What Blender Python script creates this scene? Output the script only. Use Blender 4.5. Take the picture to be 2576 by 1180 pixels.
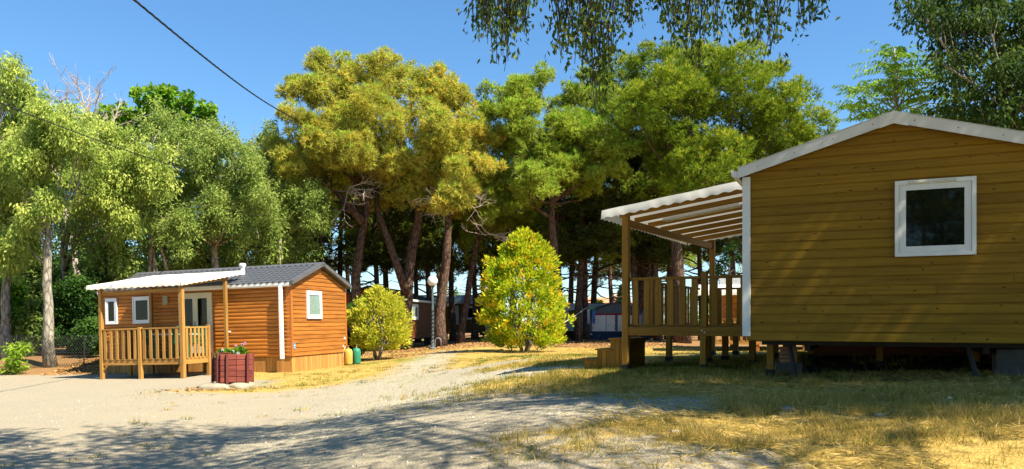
import bpy, math, random
import numpy as np
from mathutils import Matrix, Vector

for o in list(bpy.data.objects):
    bpy.data.objects.remove(o, do_unlink=True)
SC = bpy.context.scene
COL = SC.collection
R = math.radians

# ------------------------------------------------------------------ camera
F_PX, HZ, CX, CZ = 1946.0, 805.0, 1288.0, 1.6      # lens in pixels of a 2576 px wide frame, eye level row, centre column, eye height
cam_d = bpy.data.cameras.new('camera')
cam = bpy.data.objects.new('camera', cam_d)
COL.objects.link(cam)
cam.location = (0, 0, CZ)
cam.rotation_euler = (R(90), 0, 0)
cam_d.sensor_width = 36.0
cam_d.lens = 36.0 * F_PX / 2576.0
cam_d.shift_y = (HZ - 590.0) / 2576.0
cam_d.clip_start = 0.05
cam_d.clip_end = 6000
SC.camera = cam

# ------------------------------------------------------------------ sky and sun
SUN_AZ, SUN_EL = R(-34), R(52)                       # azimuth measured from +X
SUN = Vector((math.cos(SUN_AZ) * math.cos(SUN_EL), math.sin(SUN_AZ) * math.cos(SUN_EL), math.sin(SUN_EL)))
W = bpy.data.worlds.new('World')
SC.world = W
W.use_nodes = True
nt = W.node_tree
sky = nt.nodes.new('ShaderNodeTexSky')
sky.sky_type = 'NISHITA'
sky.sun_disc = False
sky.sun_elevation = SUN_EL
sky.sun_rotation = R(124)
sky.air_density = 1.0
sky.dust_density = 0.0
sky.altitude = 900.0
sky.ozone_density = 1.3
hs = nt.nodes.new('ShaderNodeHueSaturation')
hs.inputs['Saturation'].default_value = 1.3
gm_ = nt.nodes.new('ShaderNodeGamma')
gm_.inputs['Gamma'].default_value = 0.78
nt.links.new(sky.outputs[0], gm_.inputs['Color'])
nt.links.new(gm_.outputs[0], hs.inputs['Color'])
tn = nt.nodes.new('ShaderNodeMix')
tn.data_type = 'RGBA'; tn.blend_type = 'MULTIPLY'; tn.inputs['Factor'].default_value = 1.0
tn.inputs[7].default_value = (0.76, 0.96, 1.08, 1)
nt.links.new(hs.outputs[0], tn.inputs[6])
nt.links.new(tn.outputs[2], nt.nodes['Background'].inputs[0])
nt.nodes['Background'].inputs[1].default_value = 0.118
sl = bpy.data.lights.new('sun', 'SUN')
sl.energy = 5.0
sl.angle = R(0.55)
sl.color = (1.0, 0.92, 0.76)
so = bpy.data.objects.new('sun', sl)
COL.objects.link(so)
so.rotation_euler = (-SUN).to_track_quat('-Z', 'Y').to_euler()
so.location = (20, -18, 30)

SC.view_settings.view_transform = 'Standard'
SC.view_settings.look = 'None'
SC.view_settings.exposure = 1.2
SC.view_settings.gamma = 1.0
SC.view_settings.use_curve_mapping = False
SC.render.engine = 'CYCLES'
SC.cycles.use_denoising = True
SC.cycles.max_bounces = 6
SC.cycles.diffuse_bounces = 1
SC.cycles.glossy_bounces = 3
SC.cycles.transmission_bounces = 4
SC.cycles.transparent_max_bounces = 8
SC.cycles.caustics_reflective = False
SC.cycles.caustics_refractive = False

# ------------------------------------------------------------------ helpers
def at(px, py, Y):
    """point at distance Y seen at column px and row py"""
    return np.array([(px - CX) / F_PX * Y, Y, CZ + (HZ - py) / F_PX * Y])

def S(t):
    t = np.clip(t, 0, 1)
    return t * t * (3 - 2 * t)

def _hash(ix, iy, seed):
    n = (ix.astype(np.int64) * 374761393 + iy.astype(np.int64) * 668265263 + seed * 2147483647) & 0x7fffffff
    n = ((n ^ (n >> 13)) * 1274126177) & 0x7fffffff
    return ((n ^ (n >> 16)) & 0xffff) / 65535.0

def vnoise(x, y, seed=0):
    x = np.asarray(x, float); y = np.asarray(y, float)
    ix = np.floor(x); iy = np.floor(y)
    fx = x - ix; fy = y - iy
    fx = fx * fx * (3 - 2 * fx); fy = fy * fy * (3 - 2 * fy)
    a = _hash(ix, iy, seed); b = _hash(ix + 1, iy, seed)
    c = _hash(ix, iy + 1, seed); d = _hash(ix + 1, iy + 1, seed)
    return (a * (1 - fx) + b * fx) * (1 - fy) + (c * (1 - fx) + d * fx) * fy

def fbm(x, y, seed=0, oct=4):
    s = 0; a = 0.5; t = 0
    for k in range(oct):
        s = s + a * vnoise(np.asarray(x) * 2 ** k, np.asarray(y) * 2 ** k, seed + k * 17)
        t += a; a *= 0.5
    return s / t

def H(X, Y):
    X = np.asarray(X, float); Y = np.asarray(Y, float)
    left = -0.03 * np.clip(-X - 6.8, 0, 9)
    near = (0.72 * S((X + 4.5) / 6.0) + 0.03 * np.clip(X - 1.5, 0, 6)) * S((Y + 2) / 7)
    wn = 1 - S((Y - 16) / 14)
    far = 0.38 * S((X + 7) / 6)
    h = left + near * wn + far * (1 - wn)
    h = h - 0.2 * S((Y - 60) / 60)
    # low bank under the fence
    h = h + 0.45 * S((Y - 26.5 + 0.10 * (X + 18)) / 3.5) * S((-X - 11.5) / 3.0)
    return h

def gz(x, y):
    return float(H(x, y))

class MB:
    def __init__(s):
        s.v = []; s.f = []
    def add(s, vs, fs):
        n = len(s.v)
        s.v += [tuple(p) for p in vs]
        s.f += [tuple(i + n for i in f) for f in fs]
        return s
    def box(s, x0, x1, y0, y1, z0, z1):
        return s.add([(x0, y0, z0), (x1, y0, z0), (x1, y1, z0), (x0, y1, z0), (x0, y0, z1), (x1, y0, z1), (x1, y1, z1), (x0, y1, z1)],
                     [(0, 3, 2, 1), (4, 5, 6, 7), (0, 1, 5, 4), (1, 2, 6, 5), (2, 3, 7, 6), (3, 0, 4, 7)])
    def cbox(s, x0, x1, y0, y1, z0, z1, c=0.008):
        """box whose upright edges and rims are chamfered"""
        pts = [(x0 + c, y0), (x1 - c, y0), (x1, y0 + c), (x1, y1 - c), (x1 - c, y1), (x0 + c, y1), (x0, y1 - c), (x0, y0 + c)]
        cx, cy = (x0 + x1) / 2, (y0 + y1) / 2
        def ring(z, k):
            return [(p[0] + (c * k if p[0] < cx else -c * k), p[1] + (c * k if p[1] < cy else -c * k), z) for p in pts]
        vs = ring(z0, 1) + ring(z0 + c, 0) + ring(z1 - c, 0) + ring(z1, 1)
        fs = [tuple(range(7, -1, -1)), tuple(range(24, 32))]
        for r in range(3):
            for i in range(8):
                j = (i + 1) % 8
                fs.append((r * 8 + i, r * 8 + j, r * 8 + 8 + j, r * 8 + 8 + i))
        return s.add(vs, fs)
    def tube(s, pts, rads, n=8, cap=True, jit=0.0, rng=None):
        pts = [np.array(p, float) for p in pts]
        up = np.array([0.31, 0.17, 0.93])
        rings = []
        for i, p in enumerate(pts):
            d = pts[min(i + 1, len(pts) - 1)] - pts[max(i - 1, 0)]
            d = d / (np.linalg.norm(d) + 1e-9)
            ref = np.array([1.0, 0, 0]) if abs(d[2]) > 0.8 else np.array([0, 0, 1.0])
            a = np.cross(d, ref); a /= np.linalg.norm(a) + 1e-9
            b = np.cross(d, a)
            ring = []
            for k in range(n):
                t = 2 * math.pi * k / n
                rr = rads[i] * (1 + (rng.uniform(-jit, jit) if rng is not None and jit else 0))
                ring.append(p + rr * (math.cos(t) * a + math.sin(t) * b))
            rings.append(ring)
        vs = [q for r in rings for q in r]
        fs = []
        for i in range(len(pts) - 1):
            for k in range(n):
                k2 = (k + 1) % n
                fs.append((i * n + k, i * n + k2, (i + 1) * n + k2, (i + 1) * n + k))
        if cap:
            fs.append(tuple(range(n - 1, -1, -1)))
            m = (len(pts) - 1) * n
            fs.append(tuple(range(m, m + n)))
        return s.add(vs, fs)
    def mesh(s, name, smooth=False):
        me = bpy.data.meshes.new(name)
        me.from_pydata(s.v, [], s.f)
        me.update()
        if smooth:
            me.shade_smooth()
        return me

def obj(name, me, mat=None, parent=None, loc=(0, 0, 0), rot=(0, 0, 0), smooth=False, **props):
    if 'category' in props and 'kind' not in props: props['kind'] = 'thing'
    if isinstance(me, MB):
        me = me.mesh(name, smooth)
    if mat is not None and not me.materials:
        me.materials.append(mat)
    o = bpy.data.objects.new(name, me)
    COL.objects.link(o)
    if parent is not None:
        o.parent = parent
    o.location = loc
    o.rotation_euler = rot
    for k, v in props.items():
        o[k] = v
    return o

def empty(name, loc, rot=(0, 0, 0), **props):
    if 'category' in props and 'kind' not in props: props['kind'] = 'thing'
    o = bpy.data.objects.new(name, None)
    COL.objects.link(o)
    o.empty_display_size = 0.2
    o.location = loc
    o.rotation_euler = rot
    for k, v in props.items():
        o[k] = v
    return o

def fast_mesh(name, co, nper, tint=None, mat=None, smooth=False):
    """co: (N, nper, 3) array, one separate face per row"""
    n = len(co)
    me = bpy.data.meshes.new(name)
    me.vertices.add(n * nper)
    me.vertices.foreach_set('co', np.ascontiguousarray(co, dtype=np.float32).ravel())
    me.loops.add(n * nper)
    me.loops.foreach_set('vertex_index', np.arange(n * nper, dtype=np.int32))
    me.polygons.add(n)
    me.polygons.foreach_set('loop_start', np.arange(0, n * nper, nper, dtype=np.int32))
    if tint is not None:
        a = me.attributes.new('tint', 'FLOAT', 'FACE')
        a.data.foreach_set('value', np.ascontiguousarray(tint, dtype=np.float32))
    me.update(calc_edges=True)
    if mat is not None:
        me.materials.append(mat)
    return me

def norm(a):
    return a / (np.linalg.norm(a, axis=-1, keepdims=True) + 1e-9)

# ------------------------------------------------------------------ materials
MATS = {}
def nodes(name):
    m = bpy.data.materials.new(name)
    m.use_nodes = True
    t = m.node_tree
    b = t.nodes['Principled BSDF']
    return m, t, b

def N(t, kind, **kw):
    n = t.nodes.new(kind)
    for k, v in kw.items():
        if k in n.inputs:
            n.inputs[k].default_value = v
        else:
            setattr(n, k, v)
    return n

def ramp(t, stops):
    r = t.nodes.new('ShaderNodeValToRGB')
    el = r.color_ramp.elements
    while len(el) < len(stops):
        el.new(0.5)
    for e, (p, c) in zip(el, stops):
        e.position = p
        e.color = (c[0], c[1], c[2], 1)
    return r

def plain(name, col, rough=0.6, var=0.12, scale=6.0, spec=0.3, bump=0.0, metal=0.0):
    m, t, b = nodes(name)
    tc = N(t, 'ShaderNodeTexCoord')
    no = N(t, 'ShaderNodeTexNoise', Scale=scale, Detail=5.0)
    t.links.new(tc.outputs['Object'], no.inputs['Vector'])
    c0 = [x * (1 - var) for x in col]; c1 = [min(1, x * (1 + var)) for x in col]
    r = ramp(t, [(0.3, c0), (0.7, c1)])
    t.links.new(no.outputs['Fac'], r.inputs[0])
    t.links.new(r.outputs[0], b.inputs['Base Color'])
    b.inputs['Roughness'].default_value = rough
    b.inputs['Specular IOR Level'].default_value = spec
    b.inputs['Metallic'].default_value = metal
    if bump:
        bp = N(t, 'ShaderNodeBump', Strength=bump, Distance=0.02)
        t.links.new(no.outputs['Fac'], bp.inputs['Height'])
        t.links.new(bp.outputs[0], b.inputs['Normal'])
    MATS[name] = m
    return m

def wood(name, light, mid, dark, axis='X', rough=0.6, knots=True, spec=0.25, var=0.35, weather=0.0):
    """sawn timber: grain along one axis, knots, every board a little different"""
    m, t, b = nodes(name)
    tc = N(t, 'ShaderNodeTexCoord')
    oi = N(t, 'ShaderNodeObjectInfo')
    off = N(t, 'ShaderNodeVectorMath', operation='SCALE')
    off.inputs['Scale'].default_value = 37.0
    cmb = N(t, 'ShaderNodeCombineXYZ')
    for k in range(3):
        t.links.new(oi.outputs['Random'], cmb.inputs[k])
    t.links.new(cmb.outputs[0], off.inputs[0])
    add = N(t, 'ShaderNodeVectorMath', operation='ADD')
    t.links.new(tc.outputs['Object'], add.inputs[0])
    t.links.new(off.outputs[0], add.inputs[1])
    sc = {'X': (1.2, 30, 30), 'Y': (30, 1.2, 30), 'Z': (30, 30, 1.2)}[axis]
    mp = N(t, 'ShaderNodeMapping')
    mp.inputs['Scale'].default_value = sc
    t.links.new(add.outputs[0], mp.inputs['Vector'])
    no = N(t, 'ShaderNodeTexNoise', Scale=1.0, Detail=6.0, Roughness=0.6)
    t.links.new(mp.outputs[0], no.inputs['Vector'])
    r = ramp(t, [(0.28, dark), (0.5, mid), (0.75, light)])
    t.links.new(no.outputs['Fac'], r.inputs[0])
    col = r.outputs[0]
    # board to board brightness
    mr = N(t, 'ShaderNodeMapRange')
    mr.inputs['To Min'].default_value = 1 - var
    mr.inputs['To Max'].default_value = 1 + var * 0.5
    t.links.new(oi.outputs['Random'], mr.inputs['Value'])
    mul = N(t, 'ShaderNodeVectorMath', operation='SCALE')
    t.links.new(col, mul.inputs[0])
    t.links.new(mr.outputs[0], mul.inputs['Scale'])
    col = mul.outputs[0]
    if weather:
        n3 = N(t, 'ShaderNodeTexNoise', Scale=1.6, Detail=4.0)
        mp3 = N(t, 'ShaderNodeMapping')
        mp3.inputs['Scale'].default_value = {'X': (0.6, 3, 3), 'Y': (3, 0.6, 3), 'Z': (3, 3, 0.6)}[axis]
        t.links.new(add.outputs[0], mp3.inputs['Vector'])
        t.links.new(mp3.outputs[0], n3.inputs['Vector'])
        r3 = ramp(t, [(0.52, (0, 0, 0)), (0.72, (weather, weather, weather))])
        t.links.new(n3.outputs['Fac'], r3.inputs[0])
        mx3 = N(t, 'ShaderNodeMix', data_type='RGBA')
        t.links.new(r3.outputs[0], mx3.inputs['Factor'])
        t.links.new(col, mx3.inputs[6])
        mx3.inputs[7].default_value = (dark[0] * 0.6, dark[1] * 0.62, dark[2] * 0.8, 1)
        col = mx3.outputs[2]
    if knots:
        mk = N(t, 'ShaderNodeMapping')
        mk.inputs['Scale'].default_value = {'X': (5, 12, 10), 'Y': (12, 5, 10), 'Z': (12, 12, 5)}[axis]
        t.links.new(add.outputs[0], mk.inputs['Vector'])
        vo = N(t, 'ShaderNodeTexVoronoi', Scale=1.0)
        t.links.new(mk.outputs[0], vo.inputs['Vector'])
        rk = ramp(t, [(0.06, (0.0, 0.0, 0.0)), (0.13, (1, 1, 1))])
        t.links.new(vo.outputs['Distance'], rk.inputs[0])
        mx = N(t, 'ShaderNodeMix', data_type='RGBA')
        t.links.new(rk.outputs[0], mx.inputs['Factor'])
        mx.inputs[6].default_value = (dark[0] * 0.35, dark[1] * 0.3, dark[2] * 0.3, 1)
        t.links.new(col, mx.inputs[7])
        col = mx.outputs[2]
    t.links.new(col, b.inputs['Base Color'])
    b.inputs['Roughness'].default_value = rough
    b.inputs['Specular IOR Level'].default_value = spec
    bp = N(t, 'ShaderNodeBump', Strength=0.25, Distance=0.006)
    t.links.new(no.outputs['Fac'], bp.inputs['Height'])
    t.links.new(bp.outputs[0], b.inputs['Normal'])
    MATS[name] = m
    return m

def foliage(name, stops, trans=0.35, rough=0.6, spec=0.12):
    """leaf material, colour along the leaf's own tint value"""
    m, t, b = nodes(name)
    at_ = N(t, 'ShaderNodeAttribute', attribute_name='tint')
    r = ramp(t, stops)
    t.links.new(at_.outputs['Fac'], r.inputs[0])
    t.links.new(r.outputs[0], b.inputs['Base Color'])
    b.inputs['Roughness'].default_value = rough
    b.inputs['Specular IOR Level'].default_value = spec
    tr = N(t, 'ShaderNodeBsdfTranslucent')
    t.links.new(r.outputs[0], tr.inputs['Color'])
    mx = N(t, 'ShaderNodeMixShader')
    mx.inputs[0].default_value = trans
    t.links.new(b.outputs[0], mx.inputs[1])
    t.links.new(tr.outputs[0], mx.inputs[2])
    t.links.new(mx.outputs[0], t.nodes['Material Output'].inputs['Surface'])
    MATS[name] = m
    return m

def bark(name, a, b_, c, scale=5.0):
    m, t, b = nodes(name)
    tc = N(t, 'ShaderNodeTexCoord')
    mp = N(t, 'ShaderNodeMapping')
    mp.inputs['Scale'].default_value = (scale, scale, scale * 0.35)
    t.links.new(tc.outputs['Object'], mp.inputs['Vector'])
    vo = N(t, 'ShaderNodeTexVoronoi', Scale=1.0, feature='DISTANCE_TO_EDGE')
    no = N(t, 'ShaderNodeTexNoise', Scale=2.0, Detail=6.0)
    t.links.new(mp.outputs[0], no.inputs['Vector'])
    t.links.new(mp.outputs[0], vo.inputs['Vector'])
    r = ramp(t, [(0.3, a), (0.5, b_), (0.72, c)])
    t.links.new(no.outputs['Fac'], r.inputs[0])
    rv = ramp(t, [(0.0, (0.25, 0.22, 0.2)), (0.12, (1, 1, 1))])
    t.links.new(vo.outputs['Distance'], rv.inputs[0])
    mu = N(t, 'ShaderNodeMix', data_type='RGBA', blend_type='MULTIPLY')
    mu.inputs['Factor'].default_value = 0.8
    t.links.new(r.outputs[0], mu.inputs[6]); t.links.new(rv.outputs[0], mu.inputs[7])
    t.links.new(mu.outputs[2], b.inputs['Base Color'])
    b.inputs['Roughness'].default_value = 0.9
    b.inputs['Specular IOR Level'].default_value = 0.1
    bp = N(t, 'ShaderNodeBump', Strength=0.7, Distance=0.05)
    t.links.new(vo.outputs['Distance'], bp.inputs['Height'])
    t.links.new(bp.outputs[0], b.inputs['Normal'])
    MATS[name] = m
    return m

def glass_dark(name, col=(0.004, 0.005, 0.005), rough=0.03):
    m, t, b = nodes(name)
    tc = N(t, 'ShaderNodeTexCoord')
    no = N(t, 'ShaderNodeTexNoise', Scale=1.5, Detail=2.0)
    t.links.new(tc.outputs['Object'], no.inputs['Vector'])
    bp = N(t, 'ShaderNodeBump', Strength=0.03, Distance=0.02)
    t.links.new(no.outputs['Fac'], bp.inputs['Height'])
    t.links.new(bp.outputs[0], b.inputs['Normal'])
    b.inputs['Base Color'].default_value = (*col, 1)
    b.inputs['Roughness'].default_value = rough
    b.inputs['Specular IOR Level'].default_value = 0.32
    MATS[name] = m
    return m

def glass_clear(name):
    m, t, b = nodes(name)
    gl = N(t, 'ShaderNodeBsdfGlossy', Roughness=0.03)
    tr = N(t, 'ShaderNodeBsdfTransparent')
    tr.inputs['Color'].default_value = (0.82, 0.88, 0.86, 1)
    mx = N(t, 'ShaderNodeMixShader')
    mx.inputs[0].default_value = 0.10
    t.links.new(tr.outputs[0], mx.inputs[1]); t.links.new(gl.outputs[0], mx.inputs[2])
    t.links.new(mx.outputs[0], t.nodes['Material Output'].inputs['Surface'])
    MATS[name] = m
    return m

def cloth(name, col, trans=0.3, var=0.08, rough=0.7):
    m, t, b = nodes(name)
    tc = N(t, 'ShaderNodeTexCoord')
    no = N(t, 'ShaderNodeTexNoise', Scale=2.0, Detail=5.0)
    t.links.new(tc.outputs['Object'], no.inputs['Vector'])
    r = ramp(t, [(0.3, [x * (1 - var) for x in col]), (0.7, [min(1, x * (1 + var)) for x in col])])
    t.links.new(no.outputs['Fac'], r.inputs[0])
    t.links.new(r.outputs[0], b.inputs['Base Color'])
    b.inputs['Roughness'].default_value = rough
    b.inputs['Specular IOR Level'].default_value = 0.25
    tr = N(t, 'ShaderNodeBsdfTranslucent')
    t.links.new(r.outputs[0], tr.inputs['Color'])
    mx = N(t, 'ShaderNodeMixShader'); mx.inputs[0].default_value = trans
    t.links.new(b.outputs[0], mx.inputs[1]); t.links.new(tr.outputs[0], mx.inputs[2])
    t.links.new(mx.outputs[0], t.nodes['Material Output'].inputs['Surface'])
    MATS[name] = m
    return m

# timber
wood('cabin_front', (0.696, 0.270, 0.046), (0.564, 0.198, 0.031), (0.324, 0.102, 0.017), 'X', rough=0.5, var=0.22, weather=0.5)
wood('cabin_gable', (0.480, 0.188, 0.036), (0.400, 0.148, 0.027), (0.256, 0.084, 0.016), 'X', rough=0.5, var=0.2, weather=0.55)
wood('cabin_trim', (0.50, 0.17, 0.035), (0.40, 0.125, 0.024), (0.24, 0.07, 0.014), 'Z', rough=0.55, var=0.1)
wood('skirt', (0.60, 0.30, 0.085), (0.52, 0.24, 0.06), (0.36, 0.15, 0.035), 'Z', rough=0.7, var=0.25, knots=False, weather=0.3)
wood('deck_z', (0.534, 0.294, 0.078), (0.442, 0.225, 0.051), (0.276, 0.120, 0.028), 'Z', rough=0.65, var=0.25, weather=0.3)
wood('deck_x', (0.515, 0.276, 0.074), (0.423, 0.212, 0.048), (0.276, 0.120, 0.028), 'X', rough=0.65, var=0.2, weather=0.3)
wood('deck_y', (0.56, 0.30, 0.08), (0.46, 0.23, 0.052), (0.30, 0.13, 0.03), 'Y', rough=0.65, var=0.2, weather=0.3)
wood('olive_board', (0.341, 0.191, 0.011), (0.287, 0.154, 0.008), (0.194, 0.094, 0.004), 'X', rough=0.6, var=0.13, weather=0.3)
wood('olive_z', (0.371, 0.194, 0.023), (0.307, 0.151, 0.015), (0.202, 0.090, 0.009), 'Z', rough=0.65, var=0.22, weather=0.25)
wood('olive_x', (0.371, 0.194, 0.023), (0.307, 0.151, 0.015), (0.202, 0.090, 0.009), 'X', rough=0.65, var=0.2, weather=0.25)
wood('olive_y', (0.371, 0.194, 0.023), (0.307, 0.151, 0.015), (0.202, 0.090, 0.009), 'Y', rough=0.65, var=0.2, weather=0.25)
wood('dark_brown_board', (0.30, 0.085, 0.02), (0.22, 0.06, 0.014), (0.13, 0.035, 0.01), 'X', rough=0.6, var=0.1, knots=False, weather=0.4)
wood('drab_board', (0.26, 0.16, 0.04), (0.20, 0.115, 0.03), (0.12, 0.065, 0.018), 'X', rough=0.65, var=0.1, knots=False, weather=0.4)
wood('red_plank_x', (0.266, 0.074, 0.051), (0.215, 0.051, 0.036), (0.126, 0.029, 0.022), 'X', rough=0.7, var=0.22, knots=False, weather=0.4)
wood('red_plank_z', (0.222, 0.057, 0.043), (0.163, 0.041, 0.031), (0.096, 0.025, 0.019), 'Z', rough=0.7, var=0.2, knots=False, weather=0.3)
# other surfaces
plain('white_pvc', (0.80, 0.80, 0.77), 0.4, 0.04, 3.0)
plain('cream_pvc', (0.72, 0.66, 0.50), 0.45, 0.05, 3.0)
plain('white_sheet', (0.74, 0.74, 0.72), 0.45, 0.10, 2.0)
plain('slate_tile', (0.075, 0.078, 0.085), 0.42, 0.25, 9.0, spec=0.5)
plain('slate_flash', (0.10, 0.10, 0.105), 0.45, 0.15, 4.0, spec=0.5)
plain('dark_roof', (0.045, 0.045, 0.05), 0.6, 0.3, 5.0)
plain('grey_roof', (0.25, 0.25, 0.24), 0.7, 0.25, 3.0)
plain('black_rubber', (0.02, 0.02, 0.02), 0.7)
plain('steel_dark', (0.025, 0.026, 0.028), 0.6, 0.3, 8.0)
plain('steel_grey', (0.30, 0.33, 0.34), 0.45, 0.15, 8.0, metal=0.3)
plain('concrete', (0.09, 0.088, 0.082), 0.9, 0.2, 9.0, bump=0.4)
plain('brick', (0.34, 0.17, 0.10), 0.9, 0.25, 9.0, bump=0.4)
plain('stone', (0.33, 0.285, 0.20), 0.9, 0.22, 4.0, bump=0.6)
plain('soil', (0.12, 0.075, 0.045), 0.95, 0.3, 20.0, bump=0.5)
plain('gas_yellow', (0.62, 0.36, 0.07), 0.45, 0.12, 6.0)
plain('gas_green', (0.03, 0.22, 0.13), 0.4, 0.12, 6.0)
plain('brass', (0.55, 0.4, 0.15), 0.4, metal=0.8)
plain('green_plastic', (0.012, 0.12, 0.06), 0.35, 0.1)
plain('mint_plastic', (0.45, 0.62, 0.55), 0.35, 0.08)
plain('globe', (0.82, 0.81, 0.78), 0.35, 0.05)
plain('lamp_post', (0.10, 0.135, 0.14), 0.5, 0.2)
plain('sign_blue', (0.03, 0.28, 0.52), 0.4, 0.05)
plain('sign_white', (0.8, 0.82, 0.84), 0.4, 0.02)
plain('dark_inside', (0.008, 0.008, 0.008), 0.9)
plain('cable', (0.012, 0.014, 0.02), 0.5)
plain('fence_wire', (0.05, 0.055, 0.05), 0.6, metal=0.3)
plain('tent_grey', (0.26, 0.245, 0.23), 0.8, 0.08)
plain('tent_dark_grey', (0.14, 0.14, 0.14), 0.8, 0.1)
plain('tent_navy', (0.015, 0.028, 0.055), 0.8, 0.2)
plain('tent_red', (0.35, 0.02, 0.03), 0.8)
plain('caravan_white', (0.62, 0.63, 0.60), 0.45, 0.06)
plain('lime_cloth', (0.16, 0.5, 0.04), 0.7)
plain('rope_cream', (0.55, 0.5, 0.36), 0.8)
plain('twig_dark', (0.03, 0.024, 0.018), 0.8)
plain('dead_wood', (0.42, 0.34, 0.27), 0.9, 0.25, 8.0)
plain('tile_orange', (0.6, 0.25, 0.12), 0.8, 0.2)
plain('render_wall', (0.7, 0.55, 0.4), 0.9, 0.1)
plain('dry_leaf', (0.62, 0.5, 0.3), 0.8)
cloth('awning_cream', (0.80, 0.74, 0.62), 0.05)
cloth('awning_white', (0.84, 0.80, 0.70), 0.17)
cloth('curtain', (0.78, 0.84, 0.78), 0.3)
cloth('towel_white', (0.7, 0.7, 0.72), 0.2)
cloth('towel_blue', (0.08, 0.2, 0.5), 0.2, var=0.8)
cloth('towel_teal', (0.03, 0.12, 0.16), 0.2)
cloth('towel_pink', (0.55, 0.4, 0.46), 0.2)
glass_dark('glass_dark')
glass_clear('glass_clear')
# spotted panel of the tent
m, t, b = nodes('tent_panel')
tc = N(t, 'ShaderNodeTexCoord'); vo = N(t, 'ShaderNodeTexVoronoi', Scale=7.0)
t.links.new(tc.outputs['Object'], vo.inputs['Vector'])
r_ = ramp(t, [(0.16, (0.2, 0.11, 0.09)), (0.2, (0.90, 0.68, 0.56))])
t.links.new(vo.outputs['Distance'], r_.inputs[0]); t.links.new(r_.outputs[0], b.inputs['Base Color'])
b.inputs['Roughness'].default_value = 0.4
MATS['tent_panel'] = m
# barks
bark('pine_bark', (0.05, 0.03, 0.022), (0.115, 0.07, 0.048), (0.22, 0.145, 0.10), 7.0)
bark('pale_bark', (0.20, 0.175, 0.13), (0.34, 0.30, 0.23), (0.48, 0.43, 0.34), 6.0)
bark('grey_bark', (0.14, 0.12, 0.10), (0.26, 0.225, 0.18), (0.38, 0.33, 0.27), 6.0)
# leaves
foliage('leaf_pale', [(0.0, (0.089, 0.153, 0.026)), (0.4, (0.263, 0.367, 0.064)), (0.75, (0.483, 0.571, 0.110)), (1.0, (0.662, 0.694, 0.166))], 0.45)
foliage('leaf_sage', [(0.0, (0.077, 0.138, 0.027)), (0.5, (0.236, 0.334, 0.067)), (1.0, (0.496, 0.572, 0.133))], 0.45)
foliage('leaf_bright', [(0.0, (0.05, 0.14, 0.010)), (0.5, (0.13, 0.29, 0.016)), (1.0, (0.32, 0.46, 0.04))], 0.4)
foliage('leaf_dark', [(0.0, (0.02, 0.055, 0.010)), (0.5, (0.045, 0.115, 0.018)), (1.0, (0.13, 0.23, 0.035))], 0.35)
foliage('leaf_near', [(0.0, (0.03, 0.065, 0.012)), (0.6, (0.09, 0.15, 0.025)), (1.0, (0.30, 0.34, 0.05))], 0.42)
foliage('needle_dry', [(0.0, (0.213, 0.190, 0.041)), (0.3, (0.405, 0.386, 0.060)), (0.6, (0.584, 0.576, 0.087)), (0.8, (0.763, 0.553, 0.083)), (1.0, (0.314, 0.553, 0.055))], 0.42)
foliage('needle_olive', [(0.0, (0.160, 0.182, 0.032)), (0.35, (0.300, 0.363, 0.045)), (0.7, (0.440, 0.561, 0.063)), (0.85, (0.600, 0.594, 0.072)), (1.0, (0.250, 0.528, 0.045))], 0.42)
foliage('needle_green', [(0.0, (0.074, 0.107, 0.013)), (0.4, (0.166, 0.254, 0.018)), (0.75, (0.294, 0.394, 0.027)), (1.0, (0.460, 0.476, 0.036))], 0.4)
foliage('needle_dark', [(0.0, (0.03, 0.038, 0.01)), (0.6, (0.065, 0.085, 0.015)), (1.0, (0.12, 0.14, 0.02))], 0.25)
foliage('bush_yellow', [(0.0, (0.07, 0.19, 0.008)), (0.3, (0.22, 0.40, 0.014)), (0.6, (0.58, 0.62, 0.025)), (0.85, (0.80, 0.62, 0.03)), (1.0, (0.82, 0.42, 0.03))], 0.42)
foliage('bush_pale', [(0.0, (0.099, 0.198, 0.013)), (0.3, (0.264, 0.396, 0.028)), (0.6, (0.660, 0.638, 0.055)), (1.0, (0.850, 0.726, 0.099))], 0.42)
foliage('fir_blue', [(0.0, (0.02, 0.07, 0.05)), (1.0, (0.06, 0.16, 0.11))], 0.2)
foliage('blade_dry', [(0.0, (0.06, 0.12, 0.012)), (0.25, (0.20, 0.23, 0.025)), (0.45, (0.42, 0.30, 0.07)), (0.7, (0.66, 0.47, 0.13)), (1.0, (0.80, 0.62, 0.25))], 0.45)
foliage('petal', [(0.0, (0.75, 0.72, 0.72)), (1.0, (0.75, 0.35, 0.50))], 0.3)
foliage('pebble', [(0.0, (0.14, 0.13, 0.115)), (0.5, (0.30, 0.27, 0.22)), (1.0, (0.50, 0.45, 0.36))], 0.0, rough=0.9)
foliage('straw', [(0.0, (0.28, 0.13, 0.05)), (0.5, (0.44, 0.24, 0.09)), (1.0, (0.55, 0.36, 0.14))], 0.1)

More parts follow.
